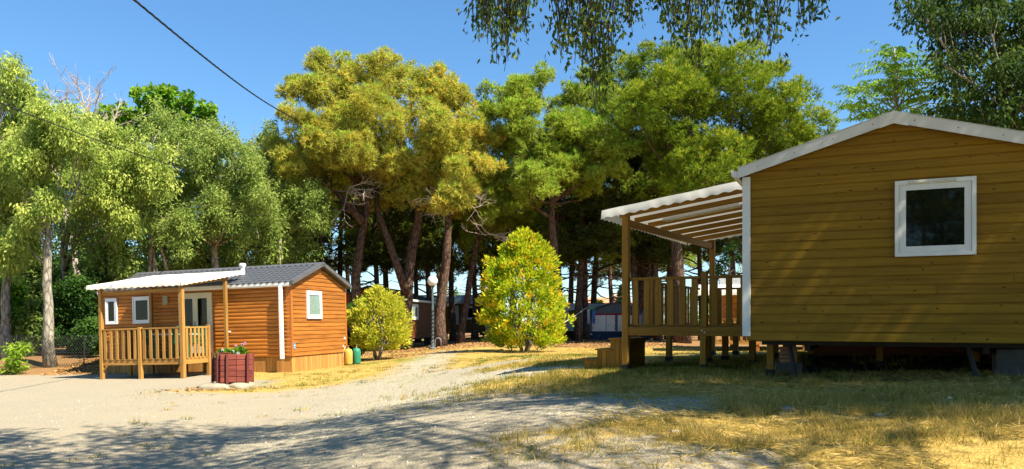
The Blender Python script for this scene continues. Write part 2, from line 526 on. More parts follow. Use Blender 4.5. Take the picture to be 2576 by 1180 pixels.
# ------------------------------------------------------------------ ground
def zones(X, Y):
    """dry grass, needle litter, green and gravel shares of the ground at each place"""
    n1 = fbm(X * 0.35, Y * 0.35, 3); n2 = fbm(X * 0.9, Y * 0.9, 11); n3 = fbm(X * 0.22 + 5, Y * 0.22, 23)
    n4 = fbm(X * 2.2, Y * 2.2, 31)
    j = (n1 - 0.5) * 3.2 + (n2 - 0.5) * 2.0
    # right-hand meadow near the big cabin
    right = S((X + j * 0.9 + 0.2 + 0.10 * (Y - 9)) / 2.2) * (1 - S((Y - 30) / 4))
    # mid field behind the track
    midf = S((Y + j - 17.5) / 3.5) * S((X + 4.3 + j * 0.4) / 1.2)
    # verge round the orange cabin
    verge = S((Y + j * 0.6 - 20.2 + 0.30 * (X + 6.8)) / 1.6) * S((X + 9.0 + 0.4 * j) / 1.2) * (1 - S((X + 4.0 - 0.05 * (Y - 20) + j * 0.35) / 1.0))
    verge2 = np.exp(-(((X + 6.2) / 1.6) ** 2 + ((Y - 17.6) / 1.2) ** 2)) * 0.8
    track = np.exp(-(((X + 2.5 + 0.02 * (Y - 20) + j * 0.3) / 1.2) ** 2)) * (1 - S((Y - 31) / 5))
    verge3 = 0.85 * np.exp(-((X + 4.9 + 0.3 * j) / 1.3) ** 2 - ((Y - 19.6) / 2.6) ** 2)
    patch = 0.95 * np.exp(-((X - 0.1 + 0.3 * j) / 1.5) ** 2 - ((Y - 12.2) / 1.2) ** 2)
    g = np.maximum(np.maximum(np.maximum(right, midf), np.maximum(verge, verge2)), np.maximum(verge3, patch))
    g = g * (1 - 0.75 * track * S((Y - 12) / 3))
    gravel = np.exp(-((X - 0.3 + 0.2 * j) / 2.0) ** 2 - ((Y - 14.4) / 1.1) ** 2) * 0.95
    gravel = np.maximum(gravel, np.exp(-((X - 1.6 + 0.3 * j) / 1.7) ** 2 - ((Y - 8.2) / 0.9) ** 2) * 0.8)
    gravel = np.maximum(gravel, np.exp(-((X + 1.7 + 0.3 * j) / 1.1) ** 2 - ((Y - 12.0) / 1.6) ** 2) * 0.8)
    g = g * (1 - gravel)
    litter = S((Y + j - 33.5) / 3.0) * (1 - S((X - 16) / 8)) * S((X + 9) / 3)
    litter = np.maximum(litter, S((Y + 0.3 * j - 25.3 + 0.1 * (X + 14)) / 1.2) * S((-X - 9.5) / 2))
    litter = np.maximum(litter, 0.8 * np.exp(-((X + 5.0) / 2.4) ** 2 - ((Y - 31) / 2.0) ** 2))
    green = S((n3 - 0.50) * 5) * S((n4 - 0.40) * 4) * np.clip(g + 0.45 * track * S((Y - 14) / 3), 0, 1)
    return np.clip(g, 0, 1), np.clip(litter, 0, 1), np.clip(green, 0, 1), np.clip(np.maximum(gravel, track * 0.5), 0, 1)

def under_cabin_shade(X, Y):
    """share of bare soil, painted dark as shade, beneath the raised olive cabin"""
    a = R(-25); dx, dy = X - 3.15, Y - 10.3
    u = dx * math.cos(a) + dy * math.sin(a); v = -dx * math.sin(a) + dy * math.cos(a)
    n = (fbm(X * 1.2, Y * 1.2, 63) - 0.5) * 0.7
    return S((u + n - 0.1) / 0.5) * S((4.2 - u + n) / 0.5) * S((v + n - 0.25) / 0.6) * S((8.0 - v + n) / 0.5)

def axis_grid(lo, hi, step, far):
    core = np.arange(lo, hi + step * 0.5, step)
    ext = [step]
    while sum(ext) < far:
        ext.append(ext[-1] * 1.35)
    e = np.cumsum(ext)
    return np.concatenate([lo - e[::-1], core, hi + e])

gx = axis_grid(-18, 9, 0.14, 1500)
gy = np.concatenate([axis_grid(0, 20, 0.11, 12)[:-1][axis_grid(0, 20, 0.11, 12)[:-1] < 20], np.arange(20, 48, 0.22), 48 + np.cumsum(np.geomspace(0.3, 420, 26))])
gy = np.unique(np.concatenate([[-400, -120, -40], gy]))
GX, GY = np.meshgrid(gx, gy)
GZ = H(GX, GY)
bump = (fbm(GX * 0.7, GY * 0.7, 5) - 0.5) * 0.09 + (fbm(GX * 3, GY * 3, 9) - 0.5) * 0.035
G_, L_, GR_, GV_ = zones(GX, GY)
GZ = GZ + bump * (0.35 + 0.65 * G_) * (1 - S((GY - 50) / 20))
ny, nx = GX.shape
me = bpy.data.meshes.new('ground')
co = np.stack([GX, GY, GZ], -1).reshape(-1, 3)
idx = np.arange(ny * nx).reshape(ny, nx)
quads = np.stack([idx[:-1, :-1], idx[:-1, 1:], idx[1:, 1:], idx[1:, :-1]], -1).reshape(-1, 4)
me.vertices.add(len(co)); me.vertices.foreach_set('co', co.astype(np.float32).ravel())
me.loops.add(quads.size); me.loops.foreach_set('vertex_index', quads.astype(np.int32).ravel())
me.polygons.add(len(quads)); me.polygons.foreach_set('loop_start', np.arange(0, quads.size, 4, dtype=np.int32))
for nm, arr in (('grass', G_), ('litter', L_), ('green', GR_), ('gravel', GV_), ('soil', under_cabin_shade(GX, GY))):
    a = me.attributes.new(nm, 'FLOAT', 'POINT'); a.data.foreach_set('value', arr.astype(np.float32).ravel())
me.update(calc_edges=True); me.shade_smooth()

m, t, b = nodes('ground')
tc = N(t, 'ShaderNodeTexCoord')
def attr(n):
    return N(t, 'ShaderNodeAttribute', attribute_name=n).outputs['Fac']
def noise(scale, detail=6.0, rough=0.6):
    n = N(t, 'ShaderNodeTexNoise', Scale=scale, Detail=detail, Roughness=rough)
    t.links.new(tc.outputs['Object'], n.inputs['Vector'])
    return n.outputs['Fac']
def mixc(f, a, b_):
    mx = N(t, 'ShaderNodeMix', data_type='RGBA')
    t.links.new(f, mx.inputs['Factor']); t.links.new(a, mx.inputs[6]); t.links.new(b_, mx.inputs[7])
    return mx.outputs[2]
def rampf(f, stops):
    r = ramp(t, stops); t.links.new(f, r.inputs[0]); return r.outputs[0]
fine = noise(28.0, 8.0, 0.75); coarse = noise(1.1, 5.0); grain = noise(90.0, 3.0, 0.7)
sand = rampf(fine, [(0.30, (0.222, 0.186, 0.129)), (0.5, (0.345, 0.295, 0.207)), (0.72, (0.444, 0.386, 0.275))])
sand2 = rampf(coarse, [(0.35, (0.345, 0.299, 0.216)), (0.7, (0.412, 0.339, 0.224))])
mxs = N(t, 'ShaderNodeMix', data_type='RGBA'); mxs.inputs['Factor'].default_value = 0.45
t.links.new(sand, mxs.inputs[6]); t.links.new(sand2, mxs.inputs[7])
sandc = mxs.outputs[2]
vo = N(t, 'ShaderNodeTexVoronoi', Scale=38.0); t.links.new(tc.outputs['Object'], vo.inputs['Vector'])
sepc = N(t, 'ShaderNodeSeparateColor'); t.links.new(vo.outputs['Color'], sepc.inputs[0])
grav = rampf(sepc.outputs[0], [(0.0, (0.219, 0.192, 0.135)), (0.5, (0.436, 0.383, 0.263)), (1.0, (0.676, 0.607, 0.417))])
dry = rampf(fine, [(0.28, (0.216, 0.124, 0.038)), (0.5, (0.454, 0.308, 0.081)), (0.75, (0.648, 0.475, 0.133))])
grn = rampf(fine, [(0.3, (0.09, 0.12, 0.02)), (0.6, (0.24, 0.28, 0.045)), (0.8, (0.38, 0.38, 0.08))])
lit = rampf(fine, [(0.3, (0.145, 0.073, 0.032)), (0.5, (0.289, 0.157, 0.063)), (0.75, (0.425, 0.274, 0.126))])
c = mixc(attr('gravel'), sandc, grav)
# ragged border for the dry grass
mth = N(t, 'ShaderNodeMath', operation='ADD'); t.links.new(attr('grass'), mth.inputs[0])
mt2 = N(t, 'ShaderNodeMath', operation='MULTIPLY_ADD'); t.links.new(noise(5.0, 7.0, 0.7), mt2.inputs[0]); mt2.inputs[1].default_value = 1.1; mt2.inputs[2].default_value = -0.55
t.links.new(mt2.outputs[0], mth.inputs[1])
gm = rampf(mth.outputs[0], [(0.38, (0, 0, 0)), (0.62, (1, 1, 1))])
c = mixc(gm, c, dry)
c = mixc(attr('green'), c, grn)
c = mixc(attr('litter'), c, lit)
c = mixc(attr('soil'), c, rampf(fine, [(0.3, (0.035, 0.026, 0.018)), (0.7, (0.085, 0.062, 0.042))]))  # bare soil under the cabin coloured dark to imitate its shade
t.links.new(c, b.inputs['Base Color'])
b.inputs['Roughness'].default_value = 0.95
b.inputs['Specular IOR Level'].default_value = 0.1
bp = N(t, 'ShaderNodeBump', Strength=0.55, Distance=0.03)
ma = N(t, 'ShaderNodeMath', operation='ADD'); t.links.new(fine, ma.inputs[0]); t.links.new(vo.outputs['Distance'], ma.inputs[1])
t.links.new(ma.outputs[0], bp.inputs['Height'])
t.links.new(bp.outputs[0], b.inputs['Normal'])
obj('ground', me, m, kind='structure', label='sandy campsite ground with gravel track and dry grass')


# ------------------------------------------------------------------ cabins
def board_mesh(b0, b1, t0, t1, z0, z1, thick, bulge=0.0):
    """one cladding board: ends b0..b1 at the bottom and t0..t1 at the top, V joint along both edges, outward is -y"""
    h = z1 - z0
    prof = [(0.0, 0.0), (-thick * 0.7, 0.015), (-thick, 0.06)]
    if bulge:
        prof += [(-thick - bulge * 0.8, 0.3), (-thick - bulge, 0.55), (-thick - bulge * 0.6, 0.82)]
    prof += [(-thick * 0.95, 0.865), (-thick * 0.06, 0.905), (0.0, 1.0)]
    a = []; c = []
    for y, u in prof:
        a.append((b0 + (t0 - b0) * u, y, z0 + h * u)); c.append((b1 + (t1 - b1) * u, y, z0 + h * u))
    n = len(prof)
    fs = [(i, i + n, i + n + 1, i + 1) for i in range(n - 1)]
    fs += [tuple(range(n)), tuple(range(2 * n - 1, n - 1, -1)), (n - 1, 2 * n - 1, n, 0)]
    mb = MB(); mb.add(a + c, fs)
    return mb

def build_wall(parent, loc, rotz, W, z0, z1, pitch, mat, back, thick=0.022, apex=None, bulge=0.0, name='wall', splits=None, joined=False, z_off=0.0):
    """clad wall in its own frame: x along the wall 0..W, outward -y; apex = height of the gable point or None"""
    top = apex if apex else z1
    if apex:
        poly = [(0, z0), (W, z0), (W, z1), (W / 2, apex), (0, z1)]
    else:
        poly = [(0, z0), (W, z0), (W, z1), (0, z1)]
    n = len(poly)
    mb = MB()
    mb.add([(p[0], 0.0, p[1]) for p in poly] + [(p[0], 0.07, p[1]) for p in poly],
           [tuple(range(n)), tuple(range(2 * n - 1, n - 1, -1))] + [(i + n, (i + 1) % n + n, (i + 1) % n, i) for i in range(n)])
    def lim(z):
        if z <= z1 or not apex:
            return 0.0
        return min(W / 2, (z - z1) / (apex - z1) * W / 2)
    zs = z0; k = 0; boards = []
    while zs < top - 0.012:
        ze = min(zs + pitch, top)
        segs = [(0.0, 1.0)]
        if splits and k in splits:
            s = splits[k]; segs = [(0.0, s), (s, 1.0)]
        for (s0, s1) in segs:
            l0, l1 = lim(zs), lim(ze)
            bl, br = l0 + (W - 2 * l0) * s0, l0 + (W - 2 * l0) * s1
            tl, tr = l1 + (W - 2 * l1) * s0, l1 + (W - 2 * l1) * s1
            if s1 < 1: br -= 0.004; tr -= 0.004
            boards.append(board_mesh(bl, br, tl, tr, zs, ze, thick, bulge))
        zs = ze; k += 1
    if joined:
        for q in boards:
            mb.add([(x, y - 0.001, z) for x, y, z in q.v], q.f)
        return obj(name, mb, mat, parent, loc, (0, 0, rotz), kind='stuff')
    w = obj(name, mb, back, parent, loc, (0, 0, rotz))
    for q in boards:
        obj('board', q, mat, w, (0, -0.001, 0))
    return w

def window(parent, loc, rotz, w, h, fr=0.07, pane='glass_dark', frame='white_pvc', curtain=False, depth=0.055, vents=0, name='window'):
    """pvc window: outer frame, sash, pane; x 0..w, z 0..h, outward -y"""
    mb = MB()
    mb.box(0, fr * 0.55, -depth, 0, 0, h); mb.box(w - fr * 0.55, w, -depth, 0, 0, h)
    mb.box(fr * 0.55, w - fr * 0.55, -depth, 0, 0, fr * 0.55); mb.box(fr * 0.55, w - fr * 0.55, -depth, 0, h - fr * 0.6, h)
    o = obj(name, mb, MATS[frame], parent, loc, (0, 0, rotz))
    i = fr * 0.55 + 0.002; f = fr * 0.9
    sb = MB()
    sb.box(i, i + f, -depth + 0.012, -0.004, i, h - i); sb.box(w - i - f, w - i, -depth + 0.012, -0.004, i, h - i)
    sb.box(i + f, w - i - f, -depth + 0.012, -0.004, i, i + f); sb.box(i + f, w - i - f, -depth + 0.012, -0.004, h - i - f, h - i)
    obj('sash', sb, MATS[frame], o)
    j = i + f + 0.001
    obj('pane', MB().box(j, w - j, -0.036 if not curtain else -0.040, -0.033 if not curtain else -0.037, j, h - j), MATS[pane], o)
    if curtain:
        c = MB(); n = 40
        vs = []; fs = []
        for k in range(n + 1):
            x = j + (w - 2 * j) * k / n
            y = -0.022 + 0.008 * math.sin(k * 1.15) + 0.003 * math.sin(k * 2.7)
            vs += [(x, y, j), (x, y, h - j)]
        for k in range(n):
            fs.append((2 * k, 2 * k + 2, 2 * k + 3, 2 * k + 1))
        c.add(vs, fs)
        obj('curtain', c, MATS['curtain'], o)
    for k in range(vents):
        x = w * (0.3 if vents == 2 and k == 0 else 0.62 if vents == 2 else 0.45)
        obj('vent_cover', MB().cbox(x - 0.12, x + 0.12, -depth - 0.012, -depth - 0.001, h - fr * 0.5, h - fr * 0.2, 0.004), MATS['cream_pvc'], o)
    return o

def awning(parent, mat, x0, x1, y0, y1, zfun, val=0.15, scal=0.24, sides=('front', 'left', 'right'), name='awning', sag=0.02):
    """cloth sheet with a scalloped valance; zfun(x, y) gives its height"""
    nx_, ny_ = max(8, int((x1 - x0) / 0.06)), max(8, int((y1 - y0) / 0.06))
    xs = np.linspace(x0, x1, nx_ + 1); ys = np.linspace(y0, y1, ny_ + 1)
    vs = []; fs = []
    for y in ys:
        for x in xs:
            u = (x - x0) / (x1 - x0); v = (y - y0) / (y1 - y0)
            vs.append((x, y, zfun(x, y) - sag * math.sin(u * math.pi * 3) ** 2 * math.sin(v * math.pi) - 0.003 * math.sin(x * 7 + y * 3)))
    st = nx_ + 1
    for j in range(ny_):
        for i in range(nx_):
            fs.append((j * st + i, j * st + i + 1, (j + 1) * st + i + 1, (j + 1) * st + i))
    mb = MB(); mb.add(vs, fs)
    o = obj(name, mb, mat, parent, smooth=True)
    edges = {'front': [j for j in range(st)], 'back': [ny_ * st + j for j in range(st)],
             'left': [j * st for j in range(ny_ + 1)], 'right': [j * st + nx_ for j in range(ny_ + 1)]}
    vb = MB()
    for s in sides:
        pts = [vs[i] for i in edges[s]]
        n = len(pts); rows = 4; acc = 0.0
        vv = []; d = 0.0
        out = {'front': (0, -1), 'back': (0, 1), 'left': (-1, 0), 'right': (1, 0)}[s]
        dist = [0.0]
        for i in range(1, n):
            dist.append(dist[-1] + math.dist(pts[i], pts[i - 1]))
        # resample finely
        tot = dist[-1]; m_ = int(tot / 0.03)
        fine_p = [[np.interp(tot * k / m_, dist, [p[a] for p in pts]) for a in range(3)] for k in range(m_ + 1)]
        for k, p in enumerate(fine_p):
            dd = tot * k / m_
            drop = val - 0.024 * (0.5 - 0.5 * math.cos(2 * math.pi * dd / scal))
            w_ = 0.006 * math.sin(dd * 9.0) + 0.003 * math.sin(dd * 23)
            for r_i in range(rows + 1):
                f_ = r_i / rows
                vv.append((p[0] + out[0] * (0.02 * math.sin(f_ * math.pi / 2) + w_ * f_), p[1] + out[1] * (0.02 * math.sin(f_ * math.pi / 2) + w_ * f_), p[2] + 0.002 - drop * f_))
        ff = []
        for k in range(m_):
            for r_i in range(rows):
                a = k * (rows + 1) + r_i
                ff.append((a, a + rows + 1, a + rows + 2, a + 1))
        vb.add(vv, ff)
    obj('valance', vb, mat, o, smooth=True)
    return o

def railing(parent, loc, rotz, L, zb, zt, n, bw=0.095, mats=('deck_x', 'deck_z'), foot=0.03):
    """top rail, bottom rail and upright balusters, along local x"""
    mb = MB(); mb.cbox(0, L, -0.05, 0.05, zt - 0.045, zt, 0.006)
    o = obj('railing', mb, MATS[mats[0]], parent, loc, (0, 0, rotz))
    obj('bottom_rail', MB().cbox(0, L, -0.02, 0.02, zb + 0.005, zb + 0.05, 0.005), MATS[mats[0]], o)
    bm_ = None
    step = L / n
    for k in range(n):
        x = step * (k + 0.5)
        if bm_ is None:
            bm_ = MB().cbox(-bw / 2, bw / 2, -0.045, -0.0205, zb + foot, zt - 0.046, 0.005).mesh('baluster')
        obj('baluster', bm_, MATS[mats[1]], o, (x, 0, 0), (0, 0, 0))
    return o

def post(parent, x, y, z0, z1, s=0.1, mat='deck_z', foot=False, name='post', lean=0.0):
    o = obj(name, MB().cbox(-s / 2, s / 2, -s / 2, s / 2, 0, z1 - z0, 0.008), MATS[mat], parent, (x, y, z0), (0, lean, 0))
    if foot:
        obj('post_shoe', MB().cbox(-s * 0.62, s * 0.62, -s * 0.62, s * 0.62, -0.02, 0.13, 0.006), MATS['black_rubber'], o)
    return o

# --- the orange cabin
LC = empty('wooden_cabin', (-6.79, 23.9, 0), (0, R(-1.72), math.atan2(-0.277, 0.96)),
           label='orange wooden cabin with dark tiled roof behind the red flower planter', category='cabin')
LX = 7.15; LWD = 3.5
fw = build_wall(LC, (-LX, 0, 0), 0, LX, 0.47, 2.74, 0.118, MATS['cabin_front'], MATS['cabin_trim'], bulge=0.010, thick=0.026, name='front_wall')
gw = build_wall(LC, (0, 0, 0), R(90), LWD, 0.47, 2.72, 0.132, MATS['cabin_gable'], MATS['cabin_trim'], apex=3.33, name='gable_wall', thick=0.022)
build_wall(LC, (-LX, LWD, 0), R(-90), LWD, 0.47, 2.72, 0.132, MATS['cabin_gable'], MATS['cabin_trim'], apex=3.33, name='gable_wall', joined=True)
build_wall(LC, (0, LWD, 0), R(180), LX, 0.47, 2.74, 0.118, MATS['cabin_front'], MATS['cabin_trim'], name='rear_wall', joined=True)
obj('corner_post', MB().cbox(-0.14, 0.012, -0.034, -0.022, 0.47, 2.70, 0.004).cbox(0.018, 0.034, -0.034, 0.07, 0.47, 2.72, 0.004), MATS['cabin_trim'], LC)
obj('corner_post', MB().cbox(0.018, 0.034, LWD - 0.08, LWD + 0.02, 0.47, 2.70, 0.004), MATS['cabin_trim'], LC)
obj('corner_post', MB().cbox(-LX - 0.01, -LX + 0.07, -0.046, -0.034, 0.47, 2.70, 0.004), MATS['cabin_trim'], LC)
obj('floor_slab', MB().box(-LX + 0.05, -0.05, 0.08, LWD - 0.08, 0.46, 0.56), MATS['dark_inside'], LC)
# skirting of upright planks
sk = obj('skirt', MB().box(-2.1, -0.02, 0.03, 0.05, -0.05, 0.468).box(-0.05, -0.02, 0.051, LWD - 0.03, -0.05, 0.468), MATS['dark_inside'], LC)
pm = MB().cbox(-0.0475, 0.0475, 0.0, 0.022, -0.06, 0.462, 0.004).mesh('plank')
for k in range(21):
    obj('plank', pm, MATS['skirt'], sk, (-0.05 - k * 0.1, 0.004, random.Random(k).uniform(-0.004, 0.004)))
for k in range(34):
    obj('plank', pm, MATS['skirt'], sk, (-0.012, 0.06 + k * 0.1, 0), (0, 0, R(90)))
sk2 = obj('skirt', MB().box(-LX, -2.1, 0.03, 0.05, -0.03, 0.468), MATS['dark_inside'], LC)
for k in range(50):
    obj('plank', pm, MATS['skirt'], sk2, (-2.16 - k * 0.1, 0.004, 0.01))
# roof with pressed tiles
ROOF_E, ROOF_A, OH = 2.76, 3.45, 0.14      # eave height, ridge height, overhang
slope = math.atan2(ROOF_A - ROOF_E, LWD / 2 + OH)
sl_len = math.hypot(ROOF_A - ROOF_E, LWD / 2 + OH)
mb = MB()
y0, y1, ym = -OH, LWD + OH, LWD / 2
xa, xb = -LX - 0.12, 0.16
tk = 0.05
mb.add([(xa, y0, ROOF_E - tk), (xb, y0, ROOF_E - tk), (xb, ym, ROOF_A - tk), (xa, ym, ROOF_A - tk), (xa, y1, ROOF_E - tk), (xb, y1, ROOF_E - tk),
        (xa, y0, ROOF_E), (xb, y0, ROOF_E), (xb, ym, ROOF_A), (xa, ym, ROOF_A), (xa, y1, ROOF_E), (xb, y1, ROOF_E)],
       [(0, 3, 2, 1), (3, 4, 5, 2), (6, 7, 8, 9), (9, 8, 11, 10), (0, 1, 7, 6), (4, 10, 11, 5), (1, 2, 8, 7), (2, 5, 11, 8), (3, 0, 6, 9), (4, 3, 9, 10)])
roof = obj('roof', mb, MATS['slate_flash'], LC)
tw, nrow = 0.215, 8
tl = sl_len / nrow
tv = []; tf = []; nc = 6
for r_ in range(3):
    for c_ in range(nc + 1):
        u = c_ / nc
        zz = 0.028 * (0.5 + 0.5 * math.sin(2 * math.pi * u - 0.6)) + (0.016 if r_ < 2 else 0.002)
        yy = [0, 0.004, tl + 0.006][r_]
        yy -= 0.03 * (0.5 + 0.5 * math.sin(2 * math.pi * u - 0.6)) * (1 if r_ < 2 else 0)
        tv.append((u * tw, yy, 0.001 if r_ == 0 else zz))
for r_ in range(2):
    for c_ in range(nc):
        a = r_ * (nc + 1) + c_
        tf.append((a, a + 1, a + nc + 2, a + nc + 1))
tmesh = MB().add(tv, tf).mesh('tile')
tmesh.materials.append(MATS['slate_tile'])
ncol = int((LX + 0.18) / tw)
far_tiles = MB()
for r_ in range(nrow):
    for c_ in range(ncol):
        x = 0.10 - tw - c_ * tw - 0.0
        yy = -OH + r_ * tl * math.cos(slope); zz = ROOF_E + r_ * tl * math.sin(slope) + 0.003
        obj('tile', tmesh, None, roof, (x, yy, zz), (slope, 0, 0))
for r_ in range(nrow):
    for c_ in range(ncol):
        x = 0.10 - c_ * tw
        cs, sn = math.cos(slope), math.sin(slope)
        yy = LWD + OH - r_ * tl * cs; zz = ROOF_E + r_ * tl * sn + 0.003
        far_tiles.add([(x - p[0], yy - p[1] * cs + p[2] * sn, zz + p[1] * sn + p[2] * cs) for p in tv], tf)
obj('tile', far_tiles, MATS['slate_tile'], roof, kind='stuff')
# rake flashing, ridge cap, gutters, downpipe, flue
fl = MB()
for ya, yb in ((-OH - 0.02, ym), (LWD + OH + 0.02, ym)):
    for xs_, dz0, dz1 in ((0.10, -0.07, 0.055),):
        fl.add([(xs_, ya, ROOF_E + dz0), (xs_ + 0.10, ya, ROOF_E + dz0), (xs_ + 0.10, yb, ROOF_A + dz0), (xs_, yb, ROOF_A + dz0),
                (xs_, ya, ROOF_E + dz1), (xs_ + 0.10, ya, ROOF_E + dz1), (xs_ + 0.10, yb, ROOF_A + dz1), (xs_, yb, ROOF_A + dz1)],
               [(0, 1, 2, 3), (7, 6, 5, 4), (0, 4, 5, 1), (1, 5, 6, 2), (3, 2, 6, 7), (0, 3, 7, 4)])
obj('rake_flashing', fl, MATS['slate_flash'], LC)
obj('ridge_cap', MB().add([(xa, ym - 0.12, ROOF_A - 0.01), (xa, ym, ROOF_A + 0.06), (xa, ym + 0.12, ROOF_A - 0.01), (0.21, ym - 0.12, ROOF_A - 0.01), (0.21, ym, ROOF_A + 0.06), (0.21, ym + 0.12, ROOF_A - 0.01)],
                          [(0, 3, 4, 1), (1, 4, 5, 2), (0, 1, 2), (5, 4, 3)]), MATS['slate_flash'], LC)
def gutter(parent, x0, x1, y, z, mat='white_pvc'):
    prof = [(0.0, 0.10), (0.0, 0.0), (-0.03, -0.025), (-0.085, -0.02), (-0.105, 0.02), (-0.105, 0.095), (-0.095, 0.095), (-0.09, 0.01), (-0.01, 0.01), (-0.01, 0.10)]
    n = len(prof)
    mb = MB().add([(x0, y + a, z + b_) for a, b_ in prof] + [(x1, y + a, z + b_) for a, b_ in prof],
                  [(i, (i + 1) % n, (i + 1) % n + n, i + n) for i in range(n)] + [tuple(range(n - 1, -1, -1)), tuple(range(n, 2 * n))])
    return obj('gutter', mb, MATS[mat], parent)
gutter(LC, -LX - 0.05, 0.06, -0.05, 2.665)
obj('downpipe', MB().cbox(-0.30, -0.19, -0.20, -0.10, 0.40, 2.66, 0.012), MATS['white_pvc'], LC)
fo = obj('flue', MB().tube([(0, 0, -0.2), (0, 0, 0.26)], [0.075, 0.075], 16), MATS['white_pvc'], LC, (-2.35, 0.95, 3.16), smooth=False)
obj('flue_cap', MB().tube([(0, 0, 0.22), (0, 0, 0.30), (0, 0, 0.36), (0, 0, 0.38)], [0.08, 0.115, 0.115, 0.06], 16), MATS['white_pvc'], fo)
# openings
window(LC, (-6.95, -0.032, 1.66), 0, 0.46, 0.86, vents=0)
window(LC, (-5.85, -0.032, 1.65), 0, 0.71, 0.88, fr=0.08)
window(LC, (0.022, 0.88, 1.64), R(90), 0.90, 0.90, fr=0.085, pane='glass_clear', curtain=True)
dmb = MB()
for a, b_ in ((-4.06, -3.97), (-2.89, -2.80)):
    dmb.box(a, b_, -0.075, -0.033, 0.66, 2.57)
dmb.box(-3.97, -2.89, -0.075, -0.033, 2.48, 2.57).box(-3.97, -2.89, -0.075, -0.033, 0.64, 0.70)
door = obj('door', dmb, MATS['cream_pvc'], LC)
for a, b_ in ((-3.968, -3.432), (-3.428, -2.892)):
    lf = MB()
    lf.box(a, a + 0.09, -0.07, -0.036, 0.702, 2.478).box(b_ - 0.09, b_, -0.07, -0.036, 0.702, 2.478)
    lf.box(a + 0.09, b_ - 0.09, -0.07, -0.036, 0.702, 0.86).box(a + 0.09, b_ - 0.09, -0.07, -0.036, 2.39, 2.478)
    obj('door_leaf', lf, MATS['cream_pvc'], door)
    obj('pane', MB().box(a + 0.092, b_ - 0.092, -0.054, -0.050, 0.862, 2.388), MATS['glass_dark'], door)
obj('handle', MB().cbox(-3.46, -3.44, -0.10, -0.07, 1.50, 1.66, 0.004), MATS['steel_grey'], door)
lm = obj('wall_lamp', MB().box(-4.63, -4.49, -0.05, -0.034, 2.24, 2.54), MATS['cream_pvc'], LC)
for k in range(6):
    z = 2.25 + k * 0.05
    obj('louvre', MB().add([(-4.65, -0.05, z + 0.04), (-4.47, -0.05, z + 0.04), (-4.47, -0.11, z), (-4.65, -0.11, z), (-4.65, -0.05, z + 0.03), (-4.47, -0.05, z + 0.03), (-4.47, -0.105, z - 0.012), (-4.65, -0.105, z - 0.012)],
                           [(0, 3, 2, 1), (4, 5, 6, 7), (0, 1, 5, 4), (1, 2, 6, 5), (2, 3, 7, 6), (3, 0, 4, 7)]), MATS['cream_pvc'], lm)
obj('tap_knob', MB().tube([(-2.16, -0.03, 1.29), (-2.16, -0.10, 1.29), (-2.16, -0.14, 1.28)], [0.02, 0.03, 0.025], 10), MATS['white_pvc'], LC)
pl = obj('plaque', MB().cbox(0.035, 0.041, 0.06, 0.16, 0.70, 0.89, 0.002), MATS['sign_blue'], LC)
obj('plaque_print', MB().box(0.0412, 0.0422, 0.075, 0.145, 0.80, 0.825).box(0.0412, 0.0422, 0.085, 0.135, 0.73, 0.745), MATS['sign_white'], pl)
obj('socket_box', MB().cbox(0.017, 0.06, 3.28, 3.34, 0.92, 1.0, 0.006), MATS['white_pvc'], LC)

# --- terrace of the orange cabin
LT = empty('terrace', (-6.79, 23.9, 0), (0, R(-1.72), math.atan2(-0.277, 0.96)),
           label='honey-coloured wooden terrace with cream awning in front of the orange cabin', category='terrace')
TX0, TX1, TY0 = -5.0, -2.13, -2.28
flo = obj('floor_frame', MB().box(TX0, TX1, TY0 - 0.02, TY0 + 0.025, 0.39, 0.515).box(TX1 - 0.02, TX1 + 0.025, TY0 + 0.026, -0.06, 0.39, 0.515).box(TX0 - 0.02, TX0 + 0.025, TY0 + 0.026, -0.06, 0.39, 0.515)
          .box(TX0 + 0.03, TX1 - 0.03, -1.2, -1.15, 0.39, 0.515), MATS['deck_x'], LT)
pm2 = MB().cbox(TX0 - 0.03, TX1 + 0.03, -0.068, 0.068, 0.0, 0.026, 0.004).mesh('plank')
for k in range(15):
    obj('plank', pm2, MATS['deck_x'], flo, (0, TY0 + 0.05 + k * 0.146, 0.517))
post(LT, TX0, TY0, -0.02, 2.66, 0.105); post(LT, TX1, TY0, -0.03, 2.62, 0.115)
post(LT, -3.60, TY0 - 0.01, -0.03, 1.49, 0.105)
post(LT, TX1, -1.15, -0.02, 1.52, 0.10)
post(LT, TX1, -0.28, 0.0, 2.92, 0.10); post(LT, TX0 - 0.0, -0.20, 0.0, 2.92, 0.10)
post(LT, TX0, -1.15, 0.0, 0.388, 0.09); post(LT, -3.6, -0.35, 0.0, 0.388, 0.09)
railing(LT, (TX0 + 0.05, TY0, 0), 0, 1.29, 0.52, 1.47, 6)
railing(LT, (-3.55, TY0, 0), 0, 1.36, 0.52, 1.47, 6)
railing(LT, (TX1, TY0 + 0.06, 0), R(90), 1.03, 0.52, 1.47, 6, bw=0.085)
railing(LT, (TX0, -0.1, 0), R(-90), 2.1, 0.52, 1.47, 10)
zf = lambda x, y: 2.78 + 0.165 * (y + 2.45)
aw = awning(LT, MATS['awning_cream'], -5.34, -2.0, -2.45, 0.36, zf, val=0.14, scal=0.22)
for k in range(5):
    x = -5.0 + k * 0.7175
    obj('rafter', MB().add([(x - 0.025, -2.38, 2.62), (x + 0.025, -2.38, 2.62), (x + 0.025, -0.16, 2.93), (x - 0.025, -0.16, 2.93),
                            (x - 0.025, -2.38, 2.72), (x + 0.025, -2.38, 2.72), (x + 0.025, -0.16, 3.035), (x - 0.025, -0.16, 3.035)],
                           [(0, 3, 2, 1), (4, 5, 6, 7), (0, 1, 5, 4), (1, 2, 6, 5), (2, 3, 7, 6), (3, 0, 4, 7)]), MATS['deck_y'], LT)
